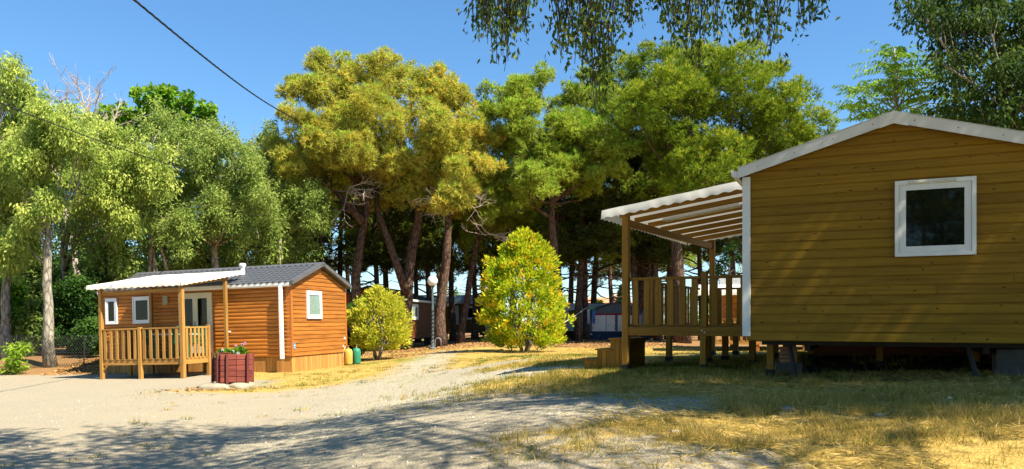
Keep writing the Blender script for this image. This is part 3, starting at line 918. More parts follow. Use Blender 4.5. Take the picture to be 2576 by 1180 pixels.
obj('beam', MB().box(TX0 + 0.055, TX1 - 0.06, TY0 - 0.02, TY0 + 0.03, 2.49, 2.60), MATS['deck_x'], LT)
obj('brace', MB().add([(TX0 + 0.055, TY0 - 0.02, 0.20), (TX0 + 0.055, TY0 - 0.02, 0.27), (TX0 + 0.16, TY0 - 0.02, 0.388), (TX0 + 0.23, TY0 - 0.02, 0.388), (TX0 + 0.055, TY0 + 0.02, 0.20), (TX0 + 0.055, TY0 + 0.02, 0.27), (TX0 + 0.16, TY0 + 0.02, 0.388), (TX0 + 0.23, TY0 + 0.02, 0.388)],
                      [(0, 3, 2, 1), (4, 5, 6, 7), (0, 4, 7, 3), (3, 7, 6, 2), (2, 6, 5, 1), (1, 5, 4, 0)]), MATS['deck_z'], LT)
Ml = Matrix.LocRotScale(LT.location, LT.rotation_euler, None)
def on_left(x, y, z):
    return Ml @ Vector((x, y, z))
# furniture on the terrace
p = on_left(-3.25, -1.25, 0.545)
tb = empty('garden_table', p, (0, 0, R(-16)), label='pale mint plastic table behind the terrace railing of the orange cabin', category='table')
obj('table_top', MB().cbox(-0.6, 0.6, -0.4, 0.4, 0.70, 0.735, 0.012), MATS['mint_plastic'], tb)
for sx in (-0.5, 0.5):
    for sy in (-0.3, 0.3):
        obj('leg', MB().tube([(sx, sy, 0.0), (sx * 0.96, sy * 0.96, 0.70)], [0.022, 0.032], 8), MATS['green_plastic'], tb)
def chair(loc, rz, label):
    c = empty('garden_chair', loc, (0, 0, rz), label=label, category='chair', group='green plastic chairs on the terrace of the orange cabin')
    obj('seat', MB().cbox(-0.23, 0.23, -0.22, 0.22, 0.41, 0.445, 0.012), MATS['green_plastic'], c)
    for k in range(5):
        x = -0.19 + k * 0.095
        obj('back_slat', MB().add([(x - 0.035, 0.21, 0.445), (x + 0.035, 0.21, 0.445), (x + 0.035, 0.30, 0.90), (x - 0.035, 0.30, 0.90), (x - 0.035, 0.23, 0.445), (x + 0.035, 0.23, 0.445), (x + 0.035, 0.32, 0.90), (x - 0.035, 0.32, 0.90)],
                                  [(0, 1, 2, 3), (7, 6, 5, 4), (0, 4, 5, 1), (1, 5, 6, 2), (2, 6, 7, 3), (3, 7, 4, 0)]), MATS['green_plastic'], c)
    obj('back_rail', MB().cbox(-0.25, 0.25, 0.295, 0.335, 0.89, 0.96, 0.01), MATS['green_plastic'], c)
    for sx in (-0.23, 0.23):
        obj('arm', MB().tube([(sx, -0.22, 0.64), (sx, 0.05, 0.66), (sx, 0.27, 0.68)], [0.022, 0.025, 0.02], 8), MATS['green_plastic'], c)
        obj('leg', MB().tube([(sx, -0.25, 0.0), (sx, -0.22, 0.64)], [0.02, 0.024], 8), MATS['green_plastic'], c)
        obj('leg', MB().tube([(sx, 0.26, 0.0), (sx, 0.22, 0.45)], [0.02, 0.024], 8), MATS['green_plastic'], c)
chair(on_left(-3.0, -0.72, 0.545), R(-10), 'green plastic chair between the mint table and the cabin door')
chair(on_left(-2.62, -1.75, 0.545), R(200), 'green plastic chair nearest the terrace corner post by the planter')
chair(on_left(-4.15, -1.2, 0.545), R(75), 'green plastic chair at the window end of the mint table')

# --- the big olive cabin on the right
A1 = R(25); A2 = R(28)
RC = empty('wooden_cabin', (3.15, 10.3, 0), (0, 0, -A1), label='large olive-brown clad cabin on stilts, its gable filling the right side', category='cabin')
RW = 3.46; RL = 8.0; RZ0, RZE, RZA = 1.325, 3.56, 4.06
build_wall(RC, (0, 0, 0), 0, RW, RZ0, RZE, 0.118, MATS['olive_board'], MATS['olive_x'], apex=RZA, name='gable_wall', thick=0.014,
           splits={3: 0.21, 4: 0.43, 5: 0.635, 6: 0.865})
build_wall(RC, (0, RL, 0), R(-90), RL, RZ0, RZE, 0.118, MATS['olive_board'], MATS['olive_x'], name='side_wall', joined=True)
build_wall(RC, (RW, 0, 0), R(90), RL, RZ0, RZE, 0.118, MATS['olive_board'], MATS['olive_x'], name='side_wall', joined=True)
build_wall(RC, (RW, RL, 0), R(180), RW, RZ0, RZE, 0.118, MATS['olive_board'], MATS['olive_x'], apex=RZA, name='gable_wall', joined=True)
obj('floor_slab', MB().box(0.02, RW - 0.02, 0.08, RL - 0.08, RZ0 - 0.01, RZ0 + 0.1), MATS['steel_dark'], RC)
# roof sheet
mb = MB(); e0, e1, rm = -0.10, RW + 0.10, RW / 2
ze, za = RZE - 0.005, RZA + 0.035
ya, yb = -0.10, RL + 0.1
mb.add([(e0, ya, ze), (rm, ya, za), (e1, ya, ze), (e0, yb, ze), (rm, yb, za), (e1, yb, ze),
        (e0, ya, ze + 0.05), (rm, ya, za + 0.05), (e1, ya, ze + 0.05), (e0, yb, ze + 0.05), (rm, yb, za + 0.05), (e1, yb, ze + 0.05)],
       [(0, 1, 4, 3), (1, 2, 5, 4), (6, 9, 10, 7), (7, 10, 11, 8), (0, 3, 9, 6), (2, 8, 11, 5), (0, 6, 7, 1), (1, 7, 8, 2), (3, 4, 10, 9), (4, 5, 11, 10)])
obj('roof', mb, MATS['grey_roof'], RC)
# bargeboards (sheet metal) with a peak piece and screws
def barge(x0, z0_, x1, z1_, name='bargeboard', y=-0.125, d=0.022, hgt=0.135, up=0.055):
    v = [(x0, y, z0_ + up - hgt), (x1, y, z1_ + up - hgt), (x1, y, z1_ + up), (x0, y, z0_ + up)]
    w_ = [(a, y + d, c_) for a, _, c_ in v]
    return MB().add(v + w_, [(0, 1, 2, 3), (7, 6, 5, 4), (0, 4, 5, 1), (1, 5, 6, 2), (2, 6, 7, 3), (3, 7, 4, 0)])
bl_ = obj('bargeboard', barge(e0 - 0.02, ze, rm - 0.13, za - (za - ze) * 0.13 / (rm - e0)), MATS['white_sheet'], RC)
br_ = obj('bargeboard', barge(rm + 0.13, za - (za - ze) * 0.13 / (rm - e0), e1 + 0.02, ze), MATS['white_sheet'], RC)
pk = MB(); dzz = (za - ze) * 0.16 / (rm - e0)
for s_ in (-1, 1):
    q = barge(rm, za, rm + s_ * 0.16, za - dzz, y=-0.132, up=0.06, hgt=0.15)
    pk.add(q.v, q.f)
obj('peak_piece', pk, MATS['white_sheet'], RC)
tops = MB()
for s_, xa_, za_, xb_, zb_ in ((0, e0 - 0.02, ze, rm, za), (1, rm, za, e1 + 0.02, ze)):
    tops.add([(xa_, -0.13, za_ + 0.064), (xb_, -0.13, zb_ + 0.064), (xb_, 0.0, zb_ + 0.064), (xa_, 0.0, za_ + 0.064), (xa_, -0.13, za_ + 0.058), (xb_, -0.13, zb_ + 0.058), (xb_, 0.0, zb_ + 0.058), (xa_, 0.0, za_ + 0.058)],
             [(0, 1, 2, 3), (7, 6, 5, 4), (0, 4, 5, 1), (3, 2, 6, 7), (0, 3, 7, 4), (1, 5, 6, 2)])
obj('roof_trim', tops, MATS['white_sheet'], RC)
scr = MB().tube([(0, -0.133, 0), (0, -0.1245, 0)], [0.006, 0.009], 6).mesh('screw')
for k in range(8):
    f = (k + 0.5) / 8
    x = e0 + f * (e1 - e0); z = (ze + (za - ze) * (1 - abs(x - rm) / (rm - e0)))
    if abs(x - rm) > 0.2:
        obj('screw', scr, MATS['steel_grey'], RC, (x, 0, z - 0.01))
# gutter end and white corner trim
gt = obj('gutter', MB().add([(e0 - 0.12, -0.10, ze + 0.045), (e0 - 0.10, -0.10, ze - 0.05), (e0 - 0.02, -0.10, ze - 0.065), (e0 - 0.02, -0.10, ze + 0.01),
                              (e0 - 0.12, RL, ze + 0.045), (e0 - 0.10, RL, ze - 0.05), (e0 - 0.02, RL, ze - 0.065), (e0 - 0.02, RL, ze + 0.01)],
                             [(0, 1, 2, 3), (7, 6, 5, 4), (0, 4, 5, 1), (1, 5, 6, 2), (2, 6, 7, 3)]), MATS['white_pvc'], RC)
obj('corner_trim', MB().cbox(-0.075, 0.028, -0.040, -0.0225, RZ0 + 0.06, RZE - 0.06, 0.004).cbox(-0.075, -0.050, -0.022, 0.08, RZ0 + 0.06, RZE - 0.06, 0.004), MATS['white_pvc'], RC)
window(RC, (1.745, -0.030, 2.375), 0, 0.862, 0.925, fr=0.082, vents=2)
# chassis, jacks, blocks
obj('chassis_beam', MB().box(0.1, RW, 0.55, 0.60, RZ0 - 0.07, RZ0 - 0.012), MATS['steel_dark'], RC)
for x in (0.65, 2.75):
    obj('chassis_beam', MB().box(x, x + 0.07, 0.62, RL - 0.3, RZ0 - 0.15, RZ0 - 0.012), MATS['steel_dark'], RC)
Mr = Matrix.LocRotScale(RC.location, RC.rotation_euler, None)
def rground(x, y):
    w = Mr @ Vector((x, y, 0)); return gz(w.x, w.y)
for x in (0.48, 2.62):
    zg = rground(x, 0.6)
    j = obj('jack', MB().tube([(x - 0.03, 0.66, RZ0 - 0.05), (x + 0.06, 0.60, zg + 0.02)], [0.03, 0.034], 10), MATS['steel_dark'], RC)
    obj('jack_foot', MB().cbox(x - 0.02, x + 0.14, 0.52, 0.68, zg - 0.02, zg + 0.02, 0.004), MATS['steel_dark'], j)
for x, y in ((0.30, 2.9), (0.42, 5.2), (2.9, 2.8), (2.9, 5.6), (1.6, 3.0)):
    zg = rground(x, y)
    post(RC, x, y, zg - 0.03, RZ0 - 0.02, 0.10, 'olive_z', foot=True, name='stilt')
post(RC, 0.17, 0.95, rground(0.17, 0.95) - 0.02, RZ0 - 0.02, 0.095, 'olive_z', foot=True, name='stilt')
def stack(x, y, kinds, label):
    w = Mr @ Vector((x, y, 0)); zg = gz(w.x, w.y) - 0.02
    e = empty('block_stack', (w.x, w.y, zg), (0, 0, -A1 + 0.1), label=label, category='blocks')
    z = 0
    for k, kind in enumerate(kinds):
        h = 0.19 if kind == 'concrete' else 0.06
        s = 0.19 if kind == 'concrete' else 0.12
        if kind == 'concrete':
            mb = MB().cbox(-s, s, -0.1, -0.065, z, z + h, 0.005).cbox(-s, s, 0.065, 0.1, z, z + h, 0.005)
            for q in (-s, -0.02, s - 0.04):
                mb.box(q, q + 0.04, -0.0648, 0.0648, z, z + h - 0.002)
            obj('concrete_block', mb, MATS['concrete'], e, (0, 0, 0), (0, 0, 0.05 * k))
        else:
            obj('brick', MB().cbox(-s, s, -0.055, 0.055, z, z + h - 0.006, 0.004), MATS['brick'], e, (0, 0, 0), (0, 0, 0.06 * (k % 3 - 1)))
        z += h
stack(0.36, 1.5, ['concrete', 'brick', 'brick', 'brick', 'brick'], 'stack of bricks on a concrete block beneath the olive cabin corner')
stack(3.1, 1.0, ['concrete', 'concrete'], 'grey concrete blocks beneath the olive cabin at the right edge')

for nm, a_ in (('rear_skirt', (0.3, RW, 6.3, 6.34)), ('side_skirt', (RW - 0.06, RW - 0.02, 1.2, 6.3))):
    obj('skirt', MB().box(a_[0], a_[1], a_[2], a_[3], 0.3, RZ0 - 0.02), MATS['dark_brown_board'], RC)  # dark boards added to block light leaking in under the cabin
# --- terrace of the olive cabin
ro = (1.976, 13.4)
RT = empty('terrace', (ro[0], ro[1], 0), (0, 0, -A2), label='shaded wooden terrace with white scalloped awning beside the olive cabin', category='terrace')
Mt = Matrix.LocRotScale(RT.location, RT.rotation_euler, None)
def tground(x, y):
    w = Mt @ Vector((x, y, 0)); return gz(w.x, w.y)
TW, TD = 2.1, 5.0
fz = 1.48
flo = obj('floor_frame', MB().cbox(0.055, TW, -0.05, -0.005, fz - 0.145, fz - 0.004, 0.004).box(-0.02, 0.025, 0.055, TD, fz - 0.145, fz - 0.03).box(0.03, TW, TD - 0.045, TD, fz - 0.145, fz - 0.03).box(0.03, TW, 2.4, 2.45, fz - 0.145, fz - 0.03), MATS['olive_x'], RT)
pm3 = MB().cbox(0.0, TW, -0.066, 0.066, 0, 0.026, 0.004).mesh('plank')
for k in range(35):
    obj('plank', pm3, MATS['olive_x'], flo, (0, 0.07 + k * 0.143, fz - 0.028))
post(RT, 0, 0, tground(0, 0) - 0.03, 3.40, 0.115, 'olive_z', foot=True)
post(RT, 0.30, TD - 0.05, tground(0.3, TD) - 0.03, 3.42, 0.115, 'olive_z', foot=True)
pp = post(RT, 1.35, -0.03, tground(1.35, 0) - 0.03, fz - 0.148, 0.10, 'olive_z', foot=True)
post(RT, 1.35, 0.045, fz, 2.40, 0.10, 'olive_z')
obj('bolt', MB().tube([(1.33, -0.05, fz - 0.055), (1.33, -0.062, fz - 0.055)], [0.014, 0.012], 8).tube([(1.37, -0.05, fz - 0.085), (1.37, -0.062, fz - 0.085)], [0.014, 0.012], 8), MATS['sign_white'], flo)
for x, y in ((0.95, 1.9), (1.15, 2.45), (1.9, 1.2), (0.05, 2.4), (1.9, 3.6), (0.9, 4.6), (1.9, 4.9)):
    post(RT, x, y, tground(x, y) - 0.03, fz - 0.15, 0.11, 'olive_z', foot=True)
railing(RT, (0.06, 0.045, 0), 0, 1.235, fz, 2.33, 6, bw=0.105, mats=('olive_x', 'olive_z'))
railing(RT, (1.405, 0.045, 0), 0, 0.70, fz, 2.33, 3, bw=0.105, mats=('olive_x', 'olive_z'))
railing(RT, (0.36, TD - 0.05, 0), 0, 1.74, fz, 2.33, 8, bw=0.10, mats=('olive_x', 'olive_z'))
railing(RT, (0.0, TD - 0.12, 0), R(-90), 3.4, fz, 2.33, 16, bw=0.10, mats=('olive_x', 'olive_z'))
post(RT, 0.0, 1.42, fz, 2.38, 0.09, 'olive_z')
zf2 = lambda x, y: 3.485 + 0.137 * (x + 0.35) + 0.004 * y
awning(RT, MATS['awning_white'], -0.35, 2.45, -0.25, TD + 0.25, zf2, val=0.155, scal=0.2, sides=('front', 'left', 'back'), sag=0.015)
for k in range(7):
    y = 0.02 + k * 0.79
    za_, zb_ = 3.40, 3.40 + 0.137 * 2.35
    obj('rafter', MB().add([(-0.12, y - 0.025, za_ - 0.025), (2.2, y - 0.025, zb_ - 0.04), (2.2, y + 0.025, zb_ - 0.04), (-0.12, y + 0.025, za_ - 0.025),
                            (-0.12, y - 0.025, za_ + 0.065), (2.2, y - 0.025, zb_ + 0.05), (2.2, y + 0.025, zb_ + 0.05), (-0.12, y + 0.025, za_ + 0.065)],
                           [(0, 3, 2, 1), (4, 5, 6, 7), (0, 1, 5, 4), (1, 2, 6, 5), (2, 3, 7, 6), (3, 0, 4, 7)]), MATS['olive_x'], RT)
ang_b = math.atan2(0.30, TD)
obj('beam', MB().cbox(-0.03, 0.03, 0.06, TD - 0.1, 3.22, 3.345, 0.005), MATS['olive_y'], RT, (0.0, 0, 0), (0, 0, -ang_b))
obj('light_panel', MB().cbox(0.75, 2.15, 1.20, 1.38, 3.44, 3.50, 0.01), MATS['white_pvc'], RT, rot=(0, -0.134, 0), loc=(0.0, 0, -0.08))
# steps
st = empty('steps', (0, 0, 0), label='three wooden box steps leading up to the shaded terrace', category='steps')
st.matrix_world = Mt
zt_ = [1.28, 1.09, 0.905]
for k, z in enumerate(zt_):
    x1 = -0.075 - 0.25 * k; x0 = x1 - 0.27
    zg = tground(x0, 0.5) - 0.05
    s_ = obj('step', MB().cbox(x0 - 0.03, x1 + 0.0, 0.12, 1.30, z - 0.03, z, 0.004), MATS['olive_x'], st)
    npl = 3 if k < 2 else 2
    wv = (x1 - x0) / npl
    for q in range(npl):
        obj('plank', MB().cbox(x0 + q * wv + 0.002, x0 + (q + 1) * wv - 0.002, 0.14, 0.165, zg, z - 0.031, 0.003), MATS['olive_z'], s_)
    obj('riser', MB().cbox(x0, x0 + 0.024, 0.17, 1.28, zg, z - 0.031, 0.003), MATS['olive_y'], s_)
    obj('side_panel', MB().cbox(x0 + 0.03, x1 - 0.004, 1.255, 1.28, zg, z - 0.031, 0.003), MATS['olive_x'], s_)

# ------------------------------------------------------------------ planter and small things
def leaf_quads(P, axis, length, width, rng, bend=0.0):
    """rhombic leaves at points P, long axis along 'axis'"""
    n = len(P)
    a = norm(axis)
    rnd = rng.normal(size=(n, 3))
    side = norm(np.cross(a, rnd))
    L = (length * rng.uniform(0.7, 1.25, n))[:, None]
    Wd = (width * rng.uniform(0.7, 1.25, n))[:, None]
    nrm = np.cross(a, side)
    mid = P + a * L * 0.45 + nrm * L * bend
    return np.stack([P, mid - side * Wd * 0.5, P + a * L, mid + side * Wd * 0.5], 1)

def needle_tris(P, axis, length, width, rng, nb=6, spread=0.75):
    n = len(P)
    a = np.repeat(norm(axis), nb, 0)
    Pb = np.repeat(P, nb, 0)
    d = norm(a + rng.normal(size=a.shape) * spread)
    side = norm(np.cross(d, rng.normal(size=a.shape)))
    L = (length * rng.uniform(0.7, 1.25, len(d)))[:, None]
    return np.stack([Pb - side * width * 0.5, Pb + side * width * 0.5, Pb + d * L], 1)

pz = gz(-6.4, 17.9)
PLR = R(35)
PL = empty('flower_planter', (-6.60, 18.25, pz + 0.15), (0, 0, PLR), label='dark red timber planter box standing on a stone slab before the orange cabin', category='planter')
PW, PH = 0.73, 0.67
nb_, bh = 5, 0.132
hw = PW / 2
for s, (lx, ly, rz) in enumerate(((0, -hw, 0), (hw, 0, 90), (0, hw, 180), (-hw, 0, -90))):
    side = obj('side_panel', MB().box(-hw + 0.045, hw - 0.045, 0.034, 0.050, 0.0, PH - 0.03), MATS['red_plank_z'], PL, (lx, ly, 0), (0, 0, R(rz)))
    for k in range(nb_):
        wx = hw - (0.002 if s % 2 == 0 else 0.034)
        obj('plank', MB().cbox(-wx, -0.006, 0.0, 0.032, k * bh + 0.005, (k + 1) * bh - 0.006, 0.006), MATS['red_plank_x'], side, (0, 0.001 * (k % 2), 0))
        obj('plank', MB().cbox(-0.001, wx, 0.0, 0.032, k * bh + 0.005, (k + 1) * bh - 0.006, 0.006), MATS['red_plank_x'], side, (0, 0.001 * ((k + 1) % 2), 0))
    if s in (0, 1):
        for x in (-hw * 0.62, hw * 0.66):
            obj('batten', MB().cbox(x - 0.028, x + 0.028, -0.07, -0.001, -0.02, PH - 0.015, 0.006), MATS['red_plank_z'], side)
    else:
        for x in (-hw * 0.62, hw * 0.66):
            obj('batten', MB().cbox(x - 0.035, x + 0.035, -0.05, -0.001, -0.02, PH + 0.02, 0.006), MATS['red_plank_z'], side)
obj('corner_board', MB().cbox(-0.16, 0.16, -0.02, 0.02, PH - 0.01, PH + 0.05, 0.004), MATS['red_plank_x'], PL, (hw - 0.10, hw - 0.12, 0.02), (0, R(-14), R(-45)))
obj('corner_board', MB().cbox(-0.16, 0.16, -0.02, 0.02, PH - 0.01, PH + 0.03, 0.004), MATS['red_plank_x'], PL, (-hw + 0.12, -hw + 0.12, 0.0), (0, 0, R(-45)))
obj('soil', MB().box(-hw + 0.053, hw - 0.053, -hw + 0.053, hw - 0.053, PH - 0.13, PH - 0.08), MATS['soil'], PL)
rng = np.random.default_rng(5)
Mp = Matrix.LocRotScale(PL.location, PL.rotation_euler, None)
for q, (cx_, cy_, r_, h_, lab) in enumerate(((-0.14, 0.0, 0.22, 0.17, 'leafy green geranium with small white flowers in the planter, left side'), (0.18, 0.08, 0.20, 0.20, 'geranium with pink flower heads on tall stalks in the planter, right side'))):
    w = Mp @ Vector((cx_, cy_, PH - 0.08))
    e = empty('geranium', w, (0, 0, PLR), label=lab, category='plant')
    n = 900
    u = norm(rng.normal(size=(n, 3))); u[:, 2] = np.abs(u[:, 2])
    P = u * np.array([r_, r_, h_]) * (rng.uniform(0.3, 1.05, n)[:, None])
    ax = norm(u + rng.normal(size=u.shape) * 0.7)
    obj('foliage', fast_mesh('foliage', leaf_quads(P, ax, 0.06, 0.055, rng), 4, rng.uniform(0, 1, n), MATS['leaf_bright']), None, e)
    heads = ((0.05, -0.1, 0.28), (0.14, 0.02, 0.30), (-0.06, 0.06, 0.24)) if q else ((0.12, -0.12, 0.12), (-0.1, -0.1, 0.16), (0.22, -0.2, 0.08))
    for hx, hy, hz in heads:
        sk_ = obj('stalk', MB().tube([(hx * 0.3, hy * 0.3, 0), (hx, hy, hz)], [0.006, 0.004], 5), MATS['gas_green'], e)
        uu = norm(rng.normal(size=(70, 3)))
        fq = leaf_quads(np.array([hx, hy, hz]) + uu * 0.012, uu, 0.026, 0.024, rng)
        obj('flower_head', fast_mesh('flower_head', fq, 4, np.full(len(fq), 0.75 if q else 0.05), MATS['petal']), None, sk_)

def rock(name, loc, size, seed, mat, label, category='stone', group=None, rz=0.0, amp=0.22):
    import bmesh
    bm = bmesh.new(); bmesh.ops.create_icosphere(bm, subdivisions=3, radius=1.0)
    rr = np.random.default_rng(seed); o1, o2 = rr.uniform(0, 50, 2)
    for v in bm.verts:
        p = v.co
        d = 1 + amp * (float(fbm(p.x * 1.6 + o1, p.y * 1.6 + p.z * 2.1 + o2, seed)) - 0.5) * 2
        q = Vector((np.sign(p.x) * abs(p.x) ** 0.55, np.sign(p.y) * abs(p.y) ** 0.6, np.sign(p.z) * abs(p.z) ** 0.55)) * d
        v.co = Vector((q.x * size[0], q.y * size[1], q.z * size[2]))
    me = bpy.data.meshes.new(name); bm.to_mesh(me); bm.free(); me.shade_smooth()
    kw = dict(label=label, category=category)
    if group: kw['group'] = group
    return obj(name, me, mat, None, loc, (0, 0, rz), **kw)
rock('stone_slab', (-6.86, 17.92, pz + 0.02), (0.36, 0.36, 0.12), 3, MATS['stone'], 'pale rough stone slab under the red planter, left piece', rz=0.2)
rock('stone_slab', (-6.32, 18.02, pz + 0.03), (0.24, 0.30, 0.11), 8, MATS['stone'], 'smaller pale stone slab under the right half of the red planter', rz=-0.1)
rock('stone_slab', (-6.62, 18.5, pz + 0.03), (0.42, 0.26, 0.10), 12, MATS['stone'], 'pale stone slab behind the other two under the red planter', rz=0.45)

# gas bottles by the gable
def lathe(prof, n=20):
    vs = []; fs = []
    for r_, z in prof:
        for k in range(n):
            a = 2 * math.pi * k / n
            vs.append((r_ * math.cos(a), r_ * math.sin(a), z))
    for i in range(len(prof) - 1):
        for k in range(n):
            k2 = (k + 1) % n
            fs.append((i * n + k, i * n + k2, (i + 1) * n + k2, (i + 1) * n + k))
    fs.append(tuple(range(n - 1, -1, -1))); m_ = (len(prof) - 1) * n; fs.append(tuple(range(m_, m_ + n)))
    return MB().add(vs, fs)
def gas(loc, mat, label, r=0.155):
    z = gz(loc[0], loc[1])
    e = empty('gas_bottle', (loc[0], loc[1], z), label=label, category='gas bottle')
    obj('body', lathe([(r * 0.9, 0.0), (r * 0.93, 0.03), (r, 0.06), (r, 0.40), (r * 0.94, 0.47), (r * 0.72, 0.53), (r * 0.3, 0.555)]), mat, e, smooth=True)
    obj('foot_ring', lathe([(r * 0.85, -0.03), (r * 0.85, 0.0)]), MATS['steel_dark'], e)
    v = obj('valve', lathe([(0.035, 0.55), (0.035, 0.60), (0.02, 0.61), (0.02, 0.65), (0.04, 0.655), (0.04, 0.67)], 10), MATS['brass'], e)
    return e
gpos = at(876, 905, 27.35)
gas((gpos[0] + 0.03, 27.2), MATS['gas_yellow'], 'yellow gas bottle at the back corner of the orange cabin')
gas((gpos[0] + 0.26, 27.5), MATS['gas_green'], 'green gas bottle behind the yellow one')
reg = empty('gas_regulator', (gpos[0] - 0.17, 27.05, gz(gpos[0], 27.2) + 0.62), label='white gas regulator with hose on the cabin corner above the yellow bottle', category='regulator')
obj('body', lathe([(0.05, -0.05), (0.08, 0.0), (0.085, 0.05), (0.05, 0.10), (0.03, 0.13)], 12), MATS['white_pvc'], reg, smooth=True)
obj('hose', MB().tube([(-0.02, 0, -0.03), (-0.06, -0.02, -0.2), (-0.02, -0.03, -0.42), (0.06, -0.02, -0.38), (0.07, 0.0, -0.15), (0.12, 0.05, 0.02)], [0.014] * 6, 7), MATS['rope_cream'], reg, smooth=True)
obj('hose', MB().tube([(-0.03, -0.03, -0.40), (-0.07, -0.05, -0.58), (0.0, -0.06, -0.62), (0.05, -0.04, -0.5)], [0.02] * 4, 7), MATS['black_rubber'], reg, smooth=True)

# ------------------------------------------------------------------ street lamp, bicycle hoop
lp = at(1088, 868, 37.0)
LPZ = gz(lp[0], 37.0)
LA = empty('street_lamp', (lp[0], 37.0, LPZ), label='globe lamp on a thin grey-green pole wound with a dark climber', category='lamp')
obj('pole', MB().tube([(0, 0, 0), (0, 0, 0.06), (0, 0, 0.10), (0, 0, 0.42), (0, 0, 0.5), (0, 0, 2.95)], [0.17, 0.17, 0.11, 0.075, 0.055, 0.048], 12), MATS['lamp_post'], LA)
obj('collar', lathe([(0.05, 2.93), (0.11, 2.99), (0.11, 3.03)], 14), MATS['lamp_post'], LA)
gl = [(0.25 * math.sin(a), 3.26 - 0.25 * math.cos(a)) for a in np.linspace(0.3, math.pi - 0.02, 12)]
obj('globe', lathe(gl, 20), MATS['globe'], LA, smooth=True)
vine = MB()
for k in range(2):
    vine.tube([(0.07 * math.cos(t_ * 7 + k * 3.1), 0.07 * math.sin(t_ * 7 + k * 3.1), 0.2 + 1.75 * t_ / 4.2) for t_ in np.linspace(0, 4.2, 60)], [0.03] * 60, 5)
obj('climber', vine, MATS['gas_green'] if False else MATS['steel_dark'], LA)
hp = at(1102, 866, 37.6); hz_ = gz(hp[0], 37.6)
obj('bicycle_hoop', MB().tube([(-0.14, 0, 0)] + [(-0.14 * math.cos(a), 0, 0.36 + 0.14 * math.sin(a)) for a in np.linspace(0, math.pi, 9)] + [(0.14, 0, 0)], [0.022] * 11, 7), MATS['steel_grey'], None, (hp[0], 37.6, hz_), smooth=True, label='small grey metal hoop in the ground beside the globe lamp', category='bike rack')

# ------------------------------------------------------------------ cabins under the pines
def far_cabin(name, loc, yaw, xa, xb, yb, z0, ze, za, ridge, wallm, roofm, label, trim='white_pvc'):
    """cabin occupying xa..xb, 0..yb; ridge 'y' or 'x'"""
    e = empty(name, loc, (0, 0, yaw), label=label, category='cabin')
    Wx = xb - xa
    if ridge == 'y':
        build_wall(e, (xa, 0, 0), 0, Wx, z0, ze, 0.125, wallm, wallm, apex=za, name='front_wall', joined=True)
        build_wall(e, (xb, yb, 0), R(180), Wx, z0, ze, 0.125, wallm, wallm, apex=za, name='rear_wall', joined=True)
        build_wall(e, (xb, 0, 0), R(90), yb, z0, ze, 0.125, wallm, wallm, name='side_wall', joined=True)
        build_wall(e, (xa, yb, 0), R(-90), yb, z0, ze, 0.125, wallm, wallm, name='side_wall', joined=True)
        xm = (xa + xb) / 2; o_ = 0.16; d = (za - ze) / (Wx / 2) * o_
        vs = []
        for t_ in (0.02, 0.09):
            vs += [(xa - o_, -0.15, ze - d + t_), (xm, -0.15, za + t_), (xb + o_, -0.15, ze - d + t_), (xa - o_, yb + 0.15, ze - d + t_), (xm, yb + 0.15, za + t_), (xb + o_, yb + 0.15, ze - d + t_)]
        obj('roof', MB().add(vs, [(0, 1, 4, 3), (1, 2, 5, 4), (6, 9, 10, 7), (7, 10, 11, 8), (0, 3, 9, 6), (2, 8, 11, 5), (0, 6, 7, 1), (1, 7, 8, 2), (3, 4, 10, 9), (4, 5, 11, 10)]), roofm, e)
        obj('gutter', MB().cbox(xb + o_ + 0.005, xb + o_ + 0.10, -0.1, yb + 0.1, ze - d - 0.03, ze - d + 0.09, 0.01), MATS[trim], e)
    else:
        build_wall(e, (xa, 0, 0), 0, Wx, z0, ze, 0.125, wallm, wallm, name='front_wall', joined=True)
        build_wall(e, (xb, yb, 0), R(180), Wx, z0, ze, 0.125, wallm, wallm, name='rear_wall', joined=True)
        build_wall(e, (xb, 0, 0), R(90), yb, z0, ze, 0.125, wallm, wallm, apex=za, name='side_wall', joined=True)
        build_wall(e, (xa, yb, 0), R(-90), yb, z0, ze, 0.125, wallm, wallm, apex=za, name='side_wall', joined=True)
        ym_ = yb / 2; o_ = 0.16; d = (za - ze) / (yb / 2) * o_
        vs = []
        for t_ in (0.02, 0.09):
            vs += [(xa - 0.15, -o_, ze - d + t_), (xa - 0.15, ym_, za + t_), (xa - 0.15, yb + o_, ze - d + t_), (xb + 0.15, -o_, ze - d + t_), (xb + 0.15, ym_, za + t_), (xb + 0.15, yb + o_, ze - d + t_)]
        obj('roof', MB().add(vs, [(0, 1, 4, 3), (1, 2, 5, 4), (6, 9, 10, 7), (7, 10, 11, 8), (0, 3, 9, 6), (2, 8, 11, 5), (0, 6, 7, 1), (1, 7, 8, 2), (3, 4, 10, 9), (4, 5, 11, 10)]), roofm, e)
        obj('gutter', MB().cbox(xa - 0.1, xb + 0.1, -o_ - 0.10, -o_ - 0.005, ze - d - 0.03, ze - d + 0.09, 0.01), MATS[trim], e)
    obj('floor_slab', MB().box(xa + 0.05, xb - 0.05, 0.09, yb - 0.09, z0 - 0.06, z0 + 0.04), MATS['steel_dark'], e)
    for sx in (xa + 0.4, xb - 0.4):
        for sy in (0.5, yb - 0.5):
            obj('stilt', MB().box(sx - 0.06, sx + 0.06, sy - 0.06, sy + 0.06, -0.2, z0 - 0.062), MATS['concrete'], e)
    return e
b3 = far_cabin('wooden_cabin', (-5.83, 40.5, 0.25), -0.127, -3.5, 0, 7.5, 0.33, 2.44, 3.08, 'y', MATS['dark_brown_board'], MATS['dark_roof'],
               'dark brown cabin with black roof in the pine shade behind the small yellow bush')
window(b3, (0.022, 2.04, 1.36), R(90), 1.45, 0.88, fr=0.12, pane='glass_clear', curtain=True)
